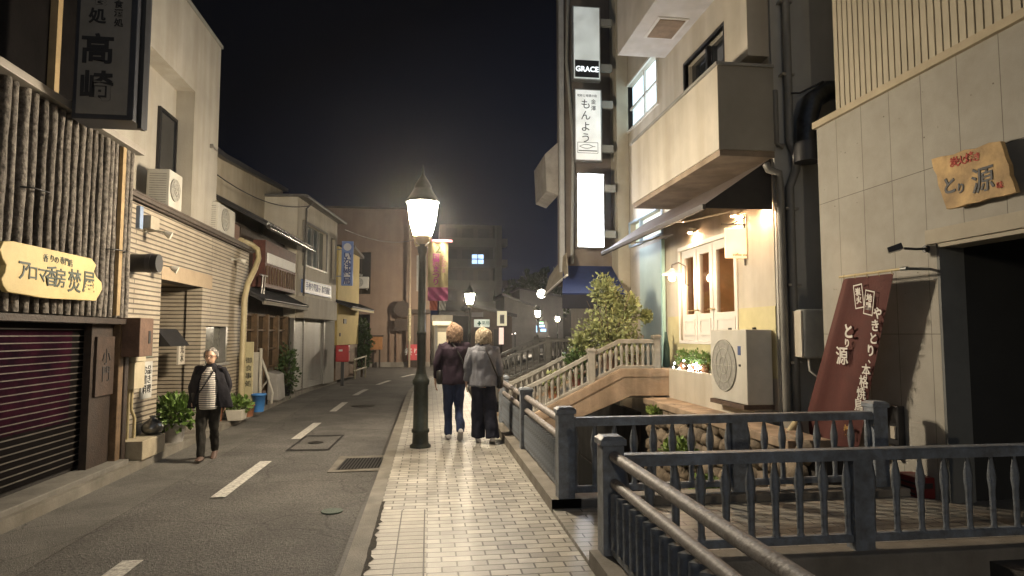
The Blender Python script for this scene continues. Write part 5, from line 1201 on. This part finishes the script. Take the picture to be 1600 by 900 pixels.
text('GRACE', .165, ((a.x + c.x) / 2, ys - .015, (a.z + zz) / 2), X_, Z_, emat('letter_glow', (.8, .9, .95), .7), t, bold=.03)
t, a, c, ys = vsign('vertical_sign', 900, 142, 938, 249, 'middle vertical sign, white with slanting brushed hiragana and a fish drawing', emat('sign_mid', (.74, .76, .74), .36, 3))
for i, ch in enumerate('もんよう'):
    p = ony(915, 164 + i * 17.5, ys); text(ch, .24, (p.x, ys - .009, p.z), X_, Z_, blackf, t, bold=.0)
for i, ch in enumerate('金澤'):
    p = ony(927, 160 + i * 10, ys); text(ch, .12, (p.x, ys - .009, p.z), X_, Z_, blackf, t)
p = ony(917, 150, ys); text('旬彩と地酒の店', .065, (p.x, ys - .009, p.z), X_, Z_, blackf, t)
p = ony(919, 229, ys); m = MB()
for s_ in (1, -1): m.tube([(p.x - .2 + k * .045, ys - .012, p.z + s_ * .045 * math.sin(math.pi * min(1, k / 7)) ) for k in range(9)], .006, 4)
m.tube([(p.x - .22, ys - .012, p.z - .1), (p.x + .2, ys - .012, p.z - .1)], .012, 4)
for z_ in (.09, -.15): m.tube([(p.x - .24, ys - .012, p.z + z_), (p.x + .22, ys - .012, p.z + z_)], .005, 4)
for x_ in (-.24, .22): m.tube([(p.x + x_, ys - .012, p.z - .15), (p.x + x_, ys - .012, p.z + .09)], .005, 4)
m.build('fish_drawing', blackf, t)
t, a, c, ys = vsign('vertical_sign', 904, 273, 942, 385, 'bottom vertical sign, brightly lit blank white light box', emat('sign_bright', (.86, .90, 1.0), 16))
# navy awning under the bright sign
t = thing('navy_awning', (3.4, 14, 3), 'navy blue fabric awning under the bright white sign', 'awning')
MB().prism([(xw - .1, 13.2, 2.55), (xw - .1, 15.2, 2.55), (xw + .1, 15.2, 3.1), (4.25, 15.2, 3.1), (4.25, 13.9, 3.1)][:0] or [(xw - .25, 13.3, 2.45), (4.2, 13.3, 2.45), (4.2, 14.38, 3.15), (xw, 14.38, 3.15)], (0, .02, -.03)).build('canvas', mat('navy_canvas', (.012, .025, .095), .75, .15, 6, .15), t)
MB().prism([(xw - .25, 13.3, 2.42), (4.2, 13.3, 2.42), (4.2, 13.3, 2.12), (xw - .25, 13.3, 2.12)], (0, .015, 0)).build('valance', mat('navy_dark', (.008, .01, .02), .8, .15, 6, .1), t)
t = thing('side_awning', (2.8, 15, 2.6), 'slanting beige awning with a pale edge left of the navy awning', 'awning')
a, c, e_, f_ = ony(850, 462, 16.5), ony(886, 430, 13.6), ony(884, 395, 13.9), ony(858, 432, 16.5)
MB().prism([a, c, e_, f_], (.03, 0, .0)).build('canvas', mat('awning_beige', (.22, .19, .14), .8, .2, 5, .1), t)
MB().tube([a, c], .03, 6).build('front_edge', white_p, t)
# ================================================================== FAR END OF THE STREET
# apartment block
ya = 82; a = ony(686, 500, ya); c = ony(786, 350, ya)
F3 = Frame((a.x, ya), (c.x, ya)); hz = c.z
t = thing('apartment_block', (a.x + 3, ya, 0), 'grey mid-rise apartment block at the end of the street with one lit window', 'building')
apm = mat('apartment_grey', (.065, .062, .058), .8, .12, .5, .1)
MB().fb(F3, 0, F3.L, -12, -1.2, 0, hz).build('wall', apm, t)
nf = 5; fh = 2.75
for k in range(nf):
    z = hz - .3 - k * fh
    MB().fb(F3, .1, F3.L - .9, -1.2, .0, z - 1.75, z - 1.6).fb(F3, .1, F3.L - .9, -.1, .0, z - 2.75, z - 1.7).fb(F3, -.0, .25, -1.2, .02, z - 2.75, z).fb(F3, F3.L - 1.1, F3.L - .85, -1.2, .02, z - 2.75, z).build('balcony', mat('apartment_trim', (.09, .085, .078), .8, .1, .6, .1), t)
    for j in range(3):
        u = .8 + j * 2.1
        wn = MB().fb(F3, u, u + 1.5, -1.2, -1.17, z - 1.6, z - .2)
        lit = (k == 1 and j == 2)
        wn.build('window', mat('apt_glass', (.03, .03, .03), .3, .2, 1, 0), t)
a = ony(738, 411, ya - 1.1); c = ony(756, 397, ya - 1.1)
o = MB().box(a.x, c.x, ya - .5, ya - .4, a.z, c.z).build('lit_window', emat('tv_window', (.45, .66, 1.0), 1.1, 1.2), t)
MB().box(a.x, c.x, ya - .52, ya - .505, (a.z + c.z) / 2 - .06, (a.z + c.z) / 2 + .06).box((a.x + c.x) / 2 - .05, (a.x + c.x) / 2 + .05, ya - .52, ya - .505, a.z, c.z).build('window_bar', black, t)
for k in range(5):
    z = hz - 1.8 - k * 2.75; u = F3.L + .0
    MB().fb(F3, u, u + .7, -3, -.8, z - .9, z).build('stair_landing', mat('apartment_trim', (0, 0, 0)), t)
def house(y, x0, x1, ztop, label, wall_m, slope=0, roof=True, base=-.12, depth=8, win=()):
    a = ony(x0, 500, y); c = ony(x1, 500, y); f = Frame((a.x, y), (c.x, y)); zt = ony((x0 + x1) / 2, ztop, y).z
    t = thing('far_house', (a.x, y, base), label, 'house', 'small houses at the far end of the street')
    MB().prism([f.P(0, 0, base), f.P(f.L, 0, base), f.P(f.L, 0, zt - slope), f.P(0, 0, zt)], (0, depth, 0)).build('wall', wall_m, t)
    if roof: MB().prism([f.P(-.3, .4, zt + .02), f.P(f.L + .3, .4, zt - slope + .0 - .1), f.P(f.L + .3, .4, zt - slope + .12), f.P(-.3, .4, zt + .22)], (0, depth + .6, 0)).build('roof', roof_tile, t)
    for (u0, u1, z0, z1, mm) in win: MB().fb(f, u0 * f.L, u1 * f.L, .0, .05, z0, z1).build('window', mm, t)
    return t, f
dg_ = mat('apt_glass', (0, 0, 0))
house(46, 694, 738, 492, 'dark low building left of the second lamp behind the women', mat('far_dark', (.05, .055, .06), .8, .2, 1, .1), win=((.1, .3, .2, 2.2, dg_),))
house(44, 736, 800, 478, 'small dark house with a white sign board behind the two women', mat('far_brown', (.13, .10, .08), .8, .2, 1, .1), .7, win=((.1, .3, .1, 1.9, dg_), (.55, .75, .3, 1.9, dg_)))
house(62, 788, 838, 462, 'grey-walled gable house with a sloping roof left of the third lamp', mat('far_grey', (.17, .16, .145), .8, .15, 1, .1), 1.2)
house(80, 812, 880, 452, 'dim wide house at the foot of the wooded hill', mat('far_grey2', (.11, .105, .1), .8, .15, 1, .1), 1.0)
t = thing('white_signboard', (2, 43, 2), 'white sign box with a green cross behind the women', 'sign')
a, c = ony(741, 511, 43.4), ony(765, 499, 43.4); MB().box(a.x, c.x, 43.4, 43.6, a.z, c.z).build('panel', emat('cross_sign', (.7, .75, .62), .35, 2), t)
MB().box(a.x + .22, a.x + .46, 43.37, 43.4, a.z + .2, a.z + .3).box(a.x + .29, a.x + .39, 43.37, 43.4, a.z + .1, a.z + .4).build('cross', mat('cross_green', (.02, .15, .06), .6, .1, 5, 0), t)
text('薬局', .28, ((a.x + c.x) / 2 + .25, 43.38, (a.z + c.z) / 2), X_, Z_, mat('cross_green', (0, 0, 0)), t)
t = thing('shop_fascia', (2, 43, 3), 'grey blank fascia board above the green cross sign', 'sign')
a, c = ony(737, 495, 43.3), ony(755, 488, 43.3); MB().box(a.x, c.x, 43.3, 43.5, a.z, c.z).build('panel', mat('fascia_pale', (.33, .31, .29), .7, .1, 2, 0), t)
for i, (x0, x1, y0, y1, l, em) in enumerate(((777, 792, 486, 509, 'cream framed light box above the pink curtain', 'frame'), (780, 787, 512, 538, 'pinkish upright banner at the far shop door', 'pink'))):
    a, c = ony(x0, y1, 43), ony(x1, y0, 43); t = thing('upright_sign', (a.x, 43, a.z), l, 'sign')
    MB().box(a.x, c.x, 43, 43.2, a.z, c.z).build('panel', emat('far_cream', (.85, .75, .5), .28) if em == 'frame' else emat('far_pink', (.85, .62, .5), .5), t)
    if em == 'frame': MB().box(a.x + .18, c.x - .18, 42.97, 43, a.z + .15, c.z - .25).build('inset', mat('inset_grey', (.25, .24, .2), .7, .1, 2, 0), t)
    MB().box((a.x + c.x) / 2 - .04, (a.x + c.x) / 2 + .04, 43.2, 43.9, -.12, a.z + .1).build('stand', darkwood, t)
# lit kiosk right of the brown building
t = thing('lit_shopfront', (-.2, 37, 0), 'small lit shopfront right of the brown building with a glowing canopy', 'shop building')
yk_ = 37; a, c = ony(674, 560, yk_), ony(708, 500, yk_)
MB().box(a.x, c.x, yk_ + .6, yk_ + 5, -.12, c.z + .3).build('wall', mat('kiosk_wall', (.34, .31, .25), .7, .15, 2, .1), t)
q0, q1 = ony(676, 508, yk_), ony(705, 502, yk_)
MB().box(q0.x, q1.x, yk_ - .3, yk_ + .6, q0.z, q1.z).build('canopy', emat('canopy_glow', (1, .80, .5), .6, 3), t)
MB().box(a.x + .2, a.x + .32, yk_ - .3, yk_ - .2, -.12, q0.z).build('post', greyw, t)
MB().box(a.x + .35, c.x - .1, yk_ + .55, yk_ + .6, .9, 1.7).build('window', emat('kiosk_window', (.8, .72, .5), .15, 2), t)
# far lights
for x, y, r, l, cc, s_, Y in ((846, 459, .17, 'round white globe light by the beige awning', (1, .93, .8), 3, 22), (798, 522, .14, 'low pink-white light by the far kerb', (1, .8, .75), 9, 58), (805, 521, .06, 'tiny white light beside the pink-white one', (1, .9, .8), 3, 58)):
    p = ony(x, y, Y); t = thing('globe_light', p, l, 'light')
    MB().lathe(p, [(0, -r), (r * .7, -r * .7), (r, 0), (r * .7, r * .7), (0, r)], 14).build('globe', emat('globe_%d' % x, cc, s_), t)
    if Y < 30: MB().tube([(p.x + .1, Y + .1, p.z), (4.4, Y + .4, p.z + .1)], .03, 6).build('bracket', greyw, t)
    else: MB().cyl((p.x, Y + .1, -.12), (p.x, Y + .1, p.z), .05, n=8).build('post', black, t)
t = thing('neon_sign', ony(840, 510, 75), 'small blue and green neon sign far down the street', 'sign')
for x0, x1, y0, y1, k in ((833, 839, 509, 519, 0), (843, 851, 508, 511, 0), (845, 853, 514, 518, 0), (843, 849, 503, 506, 1)):
    a, c = ony(x0, y1, 75), ony(x1, y0, 75); MB().box(a.x, c.x, 75, 75.1, a.z, c.z).build('tube_letter', emat('neon_green' if k else 'neon_blue', (.25, .9, .35) if k else (.2, .5, 1), 1.5), t)
a = ony(842, 525, 75.1); MB().box(a.x - 1.1, a.x + 1.1, 75.12, 75.3, -.12, ony(842, 502, 75).z).build('panel', black, t)
# hill with trees
m = MB(); hx = [(-40 + k * 8) for k in range(34)]
vs = []
for k, x in enumerate(hx):
    h = 4 + 11 * math.exp(-((x - 42) / 22) ** 2) + 2.2 * noise.noise(Vector((x * .11, 3, 0)))
    vs += [(x, 150, -.2), (x, 172, h), (x, 230, h * 1.1)]
m.add(vs, [(k * 3 + i, k * 3 + 3 + i, k * 3 + 4 + i, k * 3 + 1 + i) for k in range(len(hx) - 1) for i in range(2)], True)
struct('hill', m, mat('hill_dark', (.02, .025, .02), .9, .3, .05, 0))
for i, (x, ytop, w_) in enumerate(((800, 440, 26), (828, 431, 30), (852, 424, 30), (872, 405, 34))):
    p = ony(x, 470, 118 + i * 3); q = ony(x, ytop, 118 + i * 3); rr = w_ * .12 * .55; hh = (q.z - 0)
    t = thing('hill_tree', (p.x, p.y, 0), ('dark leafy tree above the far roofs, ' + ('leftmost of the four', 'second from the left of the four', 'third from the left of the four', 'tallest, rightmost of the four')[i]), 'tree', 'dark trees on the far hillside')
    bl = [(Vector((random.uniform(-.5, .5), random.uniform(-.4, .4), random.uniform(-.6, .6))), random.uniform(.4, .6)) for _ in range(9)]
    leaves(MB(), (p.x, p.y, hh * .66), (rr, rr, hh * .36), 1100, .9, 60 + i, .5, bl).build('crown', leafd, t)
    MB().tube([(p.x, p.y, -.2), (p.x + .2, p.y, hh * .4), (p.x, p.y, hh * .8)], [.45, .3, .1], 7).build('trunk', barkm, t)

# ================================================================== PEOPLE
def fuse(mb, name, m, parent, voxel=.011, smooth=6, amp=0, fs=9, stretch=(1, 1, .45), xf=None, seed=0, label=None):
    me = bpy.data.meshes.new(name); me.from_pydata([tuple(v) for v in mb.v], [], mb.f); o = bpy.data.objects.new('tmp', me); col.objects.link(o)
    r = o.modifiers.new('r', 'REMESH'); r.mode = 'VOXEL'; r.voxel_size = voxel
    s_ = o.modifiers.new('s', 'SMOOTH'); s_.iterations = smooth; s_.factor = .5
    dg = bpy.context.evaluated_depsgraph_get(); dg.update()
    me2 = bpy.data.meshes.new_from_object(o.evaluated_get(dg)); bpy.data.objects.remove(o)
    me2.name = name
    if amp:
        ns = [v.normal.copy() for v in me2.vertices]
        for v, n in zip(me2.vertices, ns):
            q = Vector((v.co.x * fs * stretch[0] + seed, v.co.y * fs * stretch[1], v.co.z * fs * stretch[2]))
            v.co += n * amp * (noise.noise(q) + .5 * noise.noise(q * 2.3))
    me2.transform(xf) if xf else None
    me2.polygons.foreach_set('use_smooth', [True] * len(me2.polygons)); me2.materials.clear(); me2.materials.append(m)
    o = bpy.data.objects.new(name, me2); col.objects.link(o); o.parent = parent; return o

skin = mat('skin', (.48, .30, .21), .5, .08, 12, .03)
def hand(mb, w, d, side, s=1.0):
    """palm below wrist w, fingers along -z with a slight curl, thumb forward (+y)"""
    w = Vector(w)
    mb.rings([(w.x, w.y, w.z + .02, .020, .026), (w.x, w.y + .002, w.z - .02, .017, .034), (w.x, w.y + .006, w.z - .06, .016, .040), (w.x - side * .004, w.y + .008, w.z - .088, .013, .038)], 10)
    for k, L_ in enumerate((.066, .076, .071, .056)):
        y = w.y + .036 - k * .019; x = w.x - side * .004
        mb.tube([(x, y, w.z - .075), (x - side * .004, y + .003, w.z - .09 - L_ * .4), (x - side * .016, y + .004, w.z - .09 - L_ * .78), (x - side * .03, y + .002, w.z - .09 - L_ * .98)], [.0095, .009, .008, .0065], 7)
    mb.tube([(w.x, w.y + .03, w.z - .02), (w.x - side * .006, w.y + .052, w.z - .05), (w.x - side * .014, w.y + .060, w.z - .085)], [.012, .011, .008], 7)

def person(loc, rz, H, label, armR, armL, legR, legL, torso, jacket_m, trouser_m, trouser_w, hair, hair_m, shoe_m, long_z, extras=None, hood=False, open_front=False, locks=(1.42, 1.66, .104)):
    """local: x = own right, y = forward. arm: [(x,y,z) elbow, wrist]; leg: [(knee), (ankle), toe_pitch]"""
    s = H / 1.65
    t = thing('person', loc, label, 'person')
    xf = Matrix.Rotation(rz, 4, 'Z') @ Matrix.Scale(s, 4)
    sh, hipz = 1.345, .86
    # body
    b = MB()
    b.rings([(0, -.01, .80, .11, .08), (0, -.005, .90, .135, .085), (0, 0, 1.03, .115, .075), (0, .0, 1.18, .125, .08), (0, -.005, 1.30, .13, .075), (0, -.012, 1.37, .095, .06), (0, -.008, 1.40, .058, .056), (0, .004, 1.46, .052, .054)], 18)
    b.rings([(0, .012, 1.425, .036, .045), (0, .022, 1.445, .052, .066), (0, .020, 1.48, .064, .083), (0, .012, 1.53, .072, .092), (0, .006, 1.57, .074, .094), (0, .0, 1.61, .062, .082), (0, -.002, 1.635, .038, .055), (0, -.002, 1.648, .008, .014)], 20)
    b.tube([(0, .095, 1.545), (0, .112, 1.515), (0, .124, 1.502), (0, .104, 1.492)], [.008, .012, .014, .010], 8)   # nose
    b.tube([(-.026, .094, 1.462), (0, .103, 1.462), (.026, .094, 1.462)], [.006, .009, .006], 8)  # lips
    for q in (-1, 1):
        b.tube([(q * .016, .094, 1.558), (q * .034, .092, 1.563), (q * .052, .080, 1.558)], .008, 6)   # brow
        b.rings([(q * .075, -.002, 1.50, .008, .010), (q * .080, -.004, 1.52, .010, .017), (q * .082, -.006, 1.545, .010, .020), (q * .077, -.004, 1.56, .006, .012)], 8)
    arms = []
    for q, (el, wr) in ((1, armR), (-1, armL)):
        S0 = Vector((q * .165, -.01, sh)); El = Vector(el); Wr = Vector(wr)
        b.tube([S0 - Vector((q * .05, 0, -.01)), S0 - Vector((q * .01, 0, 0)), S0.lerp(El, .5), El, El.lerp(Wr, .35), Wr], [.038, .042, .034, .030, .031, .025], 12)
        hand(b, Wr, None, q); arms.append((S0, El, Wr))
    legs = []
    for q, (kn, an, tp) in ((1, legR), (-1, legL)):
        Hp = Vector((q * .085, 0, .86)); Kn = Vector(kn); An = Vector(an)
        b.tube([Hp, Hp.lerp(Kn, .5), Kn, Kn.lerp(An, .35), An], [.065, .055, .038, .038, .030], 12)
        legs.append((Hp, Kn, An, tp))
    fuse(b, 'body', skin, t, .010, 3, xf=xf)
    # trousers
    m = MB()
    m.rings([(0, 0, .80, .155, .115), (0, 0, .90, .165, .118), (0, 0, 1.02, .140, .10)], 18)
    for (Hp, Kn, An, tp) in legs:
        w1, w2, w3 = trouser_w
        m.tube([Hp + Vector((0, 0, .03)), Hp.lerp(Kn, .45), Kn, Kn.lerp(An, .5), An + Vector((0, -.005, -.015))], [.10, w1, w2, (w2 + w3) / 2, w3], 14)
    fuse(m, 'trousers', trouser_m, t, .011, 2, .018, 10, xf=xf, seed=3)
    # shoes
    for (Hp, Kn, An, tp) in legs:
        m = MB(); rot = Matrix.Rotation(tp, 3, 'X'); pts = []
        prof = [(-.075, .028, .03, .0), (-.06, .036, .05, .0), (0, .040, .055, .005), (.07, .046, .040, -.01), (.13, .046, .030, -.018), (.17, .030, .022, -.022)]
        rings_ = []
        for y, rx, rz_, dz in prof:
            rr = []
            for i in range(12):
                a = 2 * math.pi * i / 12; v = Vector((rx * math.cos(a), y, max(-.045 - dz * 0, rz_ * math.sin(a) + dz - .02))); rr.append(An + Vector((0, 0, -.022)) + rot @ v)
            rings_.append(rr)
        m.add([v for q in rings_ for v in q], [(j * 12 + i, j * 12 + (i + 1) % 12, (j + 1) * 12 + (i + 1) % 12, (j + 1) * 12 + i) for j in range(5) for i in range(12)])
        m.add(rings_[0], [tuple(range(12))]); m.add(rings_[-1], [tuple(range(11, -1, -1))])
        fuse(m, 'shoe', shoe_m, t, .009, 3, xf=xf)
    # upper garment
    m = MB(); z0 = long_z; a = torso
    m.rings([(0, 0, z0, .178 * a[0], .130 * a[1]), (0, 0, z0 + .12, .176 * a[0], .128 * a[1]), (0, 0, 1.05, .162 * a[0], .118 * a[1]), (0, 0, 1.2, .172 * a[0], .122 * a[1]), (0, -.01, 1.31, .175 * a[0], .108 * a[1]), (0, -.012, 1.375, .12, .078), (0, -.01, 1.405, .07, .068)], 20)
    for q, (S0, El, Wr) in zip((1, -1), arms):
        d = (Wr - El).normalized()
        m.tube([S0 - Vector((q * .06, 0, -.005)), S0 + Vector((q * .006, 0, .0)), S0.lerp(El, .5), El, El.lerp(Wr, .5), Wr - d * .01], [.058, .070, .064, .056, .052, .042], 12)
    if hood: m.rings([(0, -.085, 1.30, .08, .03), (0, -.085, 1.34, .115, .05), (0, -.06, 1.39, .115, .075), (0, -.03, 1.425, .09, .075)], 16)
    else: m.rings([(0, -.015, 1.37, .075, .07), (0, -.012, 1.43, .066, .066)], 16)
    gj = fuse(m, 'jacket' if not hood else 'hooded_sweater', jacket_m, t, .011, 2, .022, 8, xf=xf, seed=7)
    # hair
    m = MB(); hair(m)
    fuse(m, 'hair', hair_m, t, .008, 1, .022, 17, (1, 1, .45), xf=xf, seed=1)
    # loose locks lying over the hair mass
    m = MB(); rd = random.Random(int(H * 100)); zb_, zt_, rr_ = locks
    for k in range(150):
        a = rd.uniform(math.pi * .95, math.pi * 2.05) if rd.random() < .85 else rd.uniform(0, 6.28)
        ca, sa = math.cos(a), math.sin(a)
        if sa > .45: continue
        zz0 = rd.uniform(zt_ - .10, zt_); n_ = 5; L_ = rd.uniform(.35, 1) * (zz0 - zb_); pts = []
        for i in range(n_ + 1):
            z = zz0 - L_ * i / n_; f = max(0, (z - 1.54) / .13)
            r = rr_ * math.sqrt(max(.08, 1 - min(1, f) ** 2)) + .004 + .013 * math.sin(i * 1.5 + k * 1.3)
            aa = a + .17 * math.sin(i * 1.1 + k * 2.1); pts.append((math.cos(aa) * r, -.022 + math.sin(aa) * r * .98, z))
        m.tube(pts, [.002, .007, .009, .008, .006, .0015], 5)
    xb(m, 'hair_locks', hair_m, t, xf)
    if extras: extras(t, xf)
    return t, xf
def xb(mb, name, m, t, xf):
    mb.v = [xf @ v for v in mb.v]; me = bpy.data.meshes.new(name); me.from_pydata([tuple(v) for v in mb.v], [], mb.f)
    for p, q in zip(me.polygons, mb.sm): p.use_smooth = q
    me.materials.append(m); o = bpy.data.objects.new(name, me); col.objects.link(o); o.parent = t; return o

def hair_bob(m):
    m.rings([(0, -.04, 1.40, .055, .055), (0, -.035, 1.43, .092, .080), (0, -.03, 1.47, .108, .095), (0, -.022, 1.53, .098, .100), (0, -.016, 1.58, .094, .102), (0, -.01, 1.63, .078, .088), (0, -.006, 1.672, .045, .055), (0, 0, 1.685, .01, .01)], 18)
def hair_short(m):
    m.rings([(0, -.05, 1.425, .045, .04), (0, -.04, 1.45, .078, .068), (0, -.032, 1.50, .094, .090), (0, -.024, 1.55, .098, .098), (0, -.015, 1.60, .092, .096), (0, -.01, 1.645, .065, .07), (0, 0, 1.675, .01, .01)], 18)
def hair_man(m):
    m.rings([(0, -.045, 1.49, .062, .045), (0, -.03, 1.53, .082, .075), (0, -.022, 1.575, .084, .082), (0, -.01, 1.62, .074, .086), (0, -.004, 1.655, .045, .055), (0, 0, 1.665, .01, .01)], 18)
def strap(pts, wid=.016):
    m = MB()
    for a, b in zip(pts, pts[1:]): pass
    m.tube(pts, wid, 6); return m
bagm = mat('bag_black', (.015, .014, .014), .5, .2, 8, .1)
def ex1(t, xf):
    xb(MB().tube([(-.07, -.06, 1.41), (-.02, -.115, 1.36), (.06, -.146, 1.22), (.14, -.15, 1.05), (.19, -.10, .92)], .011, 6), 'bag_strap', bagm, t, xf)
    xb(MB().rings([(-.215, -.04, .80, .03, .05), (-.215, -.04, .84, .045, .09), (-.215, -.04, .98, .045, .09), (-.21, -.04, 1.0, .03, .07)], 12), 'shoulder_bag', bagm, t, xf)
    xb(MB().rings([(0, -.015, 1.385, .078, .074), (0, -.015, 1.43, .08, .076), (0, -.012, 1.455, .07, .07)], 16), 'collar', mat('jacket_plum', (0, 0, 0)), t, xf)
def ex2(t, xf):
    xb(MB().tube([(-.02, -.06, 1.42), (.02, -.135, 1.37), (.09, -.155, 1.22), (.16, -.13, 1.05), (.215, -.05, .93)], .012, 6), 'bag_strap', bagm, t, xf)
    xb(MB().rings([(.235, .0, .78, .03, .06), (.24, .0, .80, .05, .10), (.24, .0, .94, .05, .10), (.235, .0, .96, .03, .08)], 12), 'shoulder_bag', bagm, t, xf)
# woman left
p1 = onz(709, 687, 0)
person((p1.x, p1.y, 0), 0.05, 1.72, 'woman with wavy light brown hair in a dark plum jacket and jeans, walking away', 
       ((.245, -.02, 1.08), (.26, .03, .86)), ((-.25, -.03, 1.08), (-.27, .0, .86)),
       ((.075, .01, .47), (.075, -.20, .155), R_(-38)), ((-.085, .02, .48), (-.075, .03, .085), 0),
       (1.16, 1.15), mat('jacket_plum', (.030, .019, .030), .75, .2, 6, .25, spec=.15), mat('jeans_blue', (.018, .032, .085), .85, .25, 8, .3), (.084, .062, .06),
       hair_bob, mat('hair_auburn', (.30, .20, .13), .7, .6, 45, .9, bscale=120, tint=(.12, .06, .03)), mat('shoe_pale', (.45, .43, .42), .6, .1, 9, .1), .80, ex1, locks=(1.375, 1.66, .102))
p2 = onz(755, 692, 0)
person((p2.x, p2.y, 0), -0.05, 1.66, 'woman with short blonde hair in a grey hooded sweater and wide navy trousers, walking away',
       ((.235, .0, 1.08), (.25, .07, .88)), ((-.235, -.01, 1.08), (-.25, .06, .88)),
       ((.10, -.03, .47), (.13, -.10, .10), R_(-14)), ((-.075, .05, .48), (-.07, .07, .085), 0),
       (1.18, 1.18), mat('sweater_grey', (.19, .195, .22), .9, .12, 9, .3, spec=.15), mat('trouser_navy', (.022, .024, .038), .85, .2, 8, .2, spec=.15), (.098, .095, .105),
       hair_short, mat('hair_blonde', (.50, .42, .31), .7, .5, 45, .9, bscale=120, tint=(.2, .13, .06)), mat('shoe_white', (.55, .52, .5), .6, .1, 9, .1), .82, ex2, hood=True)
# man
p3 = onz(324, 719, -.12)
def ex3(t, xf):
    # striped shirt front, open jacket edges, glasses, strap
    m = MB(); m.rings([(0, .030, .76, .145, .132), (0, .034, .95, .142, .130), (0, .034, 1.15, .140, .128), (0, .022, 1.28, .122, .112), (0, .0, 1.38, .07, .075)], 20)
    sm_ = bpy.data.materials.new('striped_shirt'); sm_.use_nodes = True; n = sm_.node_tree; bb = n.nodes['Principled BSDF']; bb.inputs['Roughness'].default_value = .85
    tcn = n.nodes.new('ShaderNodeTexCoord'); wv = n.nodes.new('ShaderNodeTexWave'); wv.bands_direction = 'Z'; wv.inputs['Scale'].default_value = 11; wv.inputs['Distortion'].default_value = .4
    rp = n.nodes.new('ShaderNodeValToRGB'); rp.color_ramp.elements[0].position = .3; rp.color_ramp.elements[0].color = (.10, .10, .11, 1); rp.color_ramp.elements[1].position = .42; rp.color_ramp.elements[1].color = (.62, .58, .52, 1)
    n.links.new(tcn.outputs['Object'], wv.inputs['Vector']); n.links.new(wv.outputs['Fac'], rp.inputs[0]); n.links.new(rp.outputs[0], bb.inputs['Base Color'])
    fuse(m, 'striped_shirt', sm_, t, .012, 3, .006, 9, xf=xf, seed=5)
    xb(MB().tube([(-.09, .10, 1.36), (-.03, .155, 1.22), (.06, .160, 1.08), (.13, .145, .98)], .010, 6), 'bag_strap', bagm, t, xf)
    xb(MB().rings([(.17, .06, .84, .03, .05), (.175, .06, .88, .06, .05), (.175, .06, 1.0, .06, .05), (.17, .06, 1.02, .03, .03)], 12), 'shoulder_bag', bagm, t, xf)
    gm = MB()
    for q in (-1, 1):
        gm.tube([(q * .034 + .024 * math.cos(a), .108 - .008 * abs(math.cos(a)), 1.535 + .018 * math.sin(a)) for a in [2 * math.pi * i / 14 for i in range(15)]], .003, 5)
        gm.tube([(q * .058, .098, 1.54), (q * .080, .04, 1.54), (q * .084, .0, 1.54)], .0028, 5)
    gm.tube([(-.01, .108, 1.54), (.01, .108, 1.54)], .003, 5)
    xb(gm, 'glasses', blackf, t, xf)
    em = MB()
    for q in (-1, 1): em.lathe((q * .034, .088, 1.535), [(0, -.009), (.010, -.004), (.010, .004), (0, .009)], 8)
    xb(em, 'eyes', blackf, t, xf)
    # jacket flaps
    for q, fl_ in ((-1, .10), (1, .03)):
        mm = MB(); vs = []
        prof_ = [(1.36, .075, .075), (1.2, .115, .12), (1.0, .145, .125), (.78, .17, .12)]
        for z, x, y in prof_: k = (1.36 - z) / .6; vs += [(q * x, y, z), (q * (x + .10 + fl_ * k), y - .055, z - .01), (q * (x + .10 + fl_ * k), y - .075, z - .01), (q * x, y - .02, z)]
        nq = len(prof_); mm.add(vs, [(j * 4 + i, j * 4 + (i + 1) % 4, (j + 1) * 4 + (i + 1) % 4, (j + 1) * 4 + i) for j in range(nq - 1) for i in range(4)] + [(0, 3, 2, 1), (nq * 4 - 4, nq * 4 - 3, nq * 4 - 2, nq * 4 - 1)], True)
        fuse(mm, 'jacket_flap', mat('jacket_dark', (0, 0, 0)), t, .010, 4, .01, 8, xf=xf, seed=q)
person((p3.x, p3.y, -.12), math.pi + .05, 1.50, 'elderly man in glasses, dark open jacket and striped shirt, walking towards us',
       ((.25, -.02, 1.08), (.22, .05, .88)), ((-.255, -.03, 1.09), (-.24, .03, .87)),
       ((.075, .10, .49), (.05, .17, .09), R_(8)), ((-.08, -.01, .47), (-.05, -.20, .13), R_(-28)),
       (1.12, .98), mat('jacket_dark', (.022, .021, .026), .8, .15, 6, .2, spec=.15), mat('trouser_dark', (.030, .028, .024), .85, .25, 8, .2, spec=.15), (.085, .068, .055),
       hair_man, mat('hair_grey', (.26, .24, .22), .7, .25, 40, .5), mat('shoe_brown', (.10, .06, .045), .6, .2, 9, .1), .80, ex3, locks=(1.49, 1.65, .085))
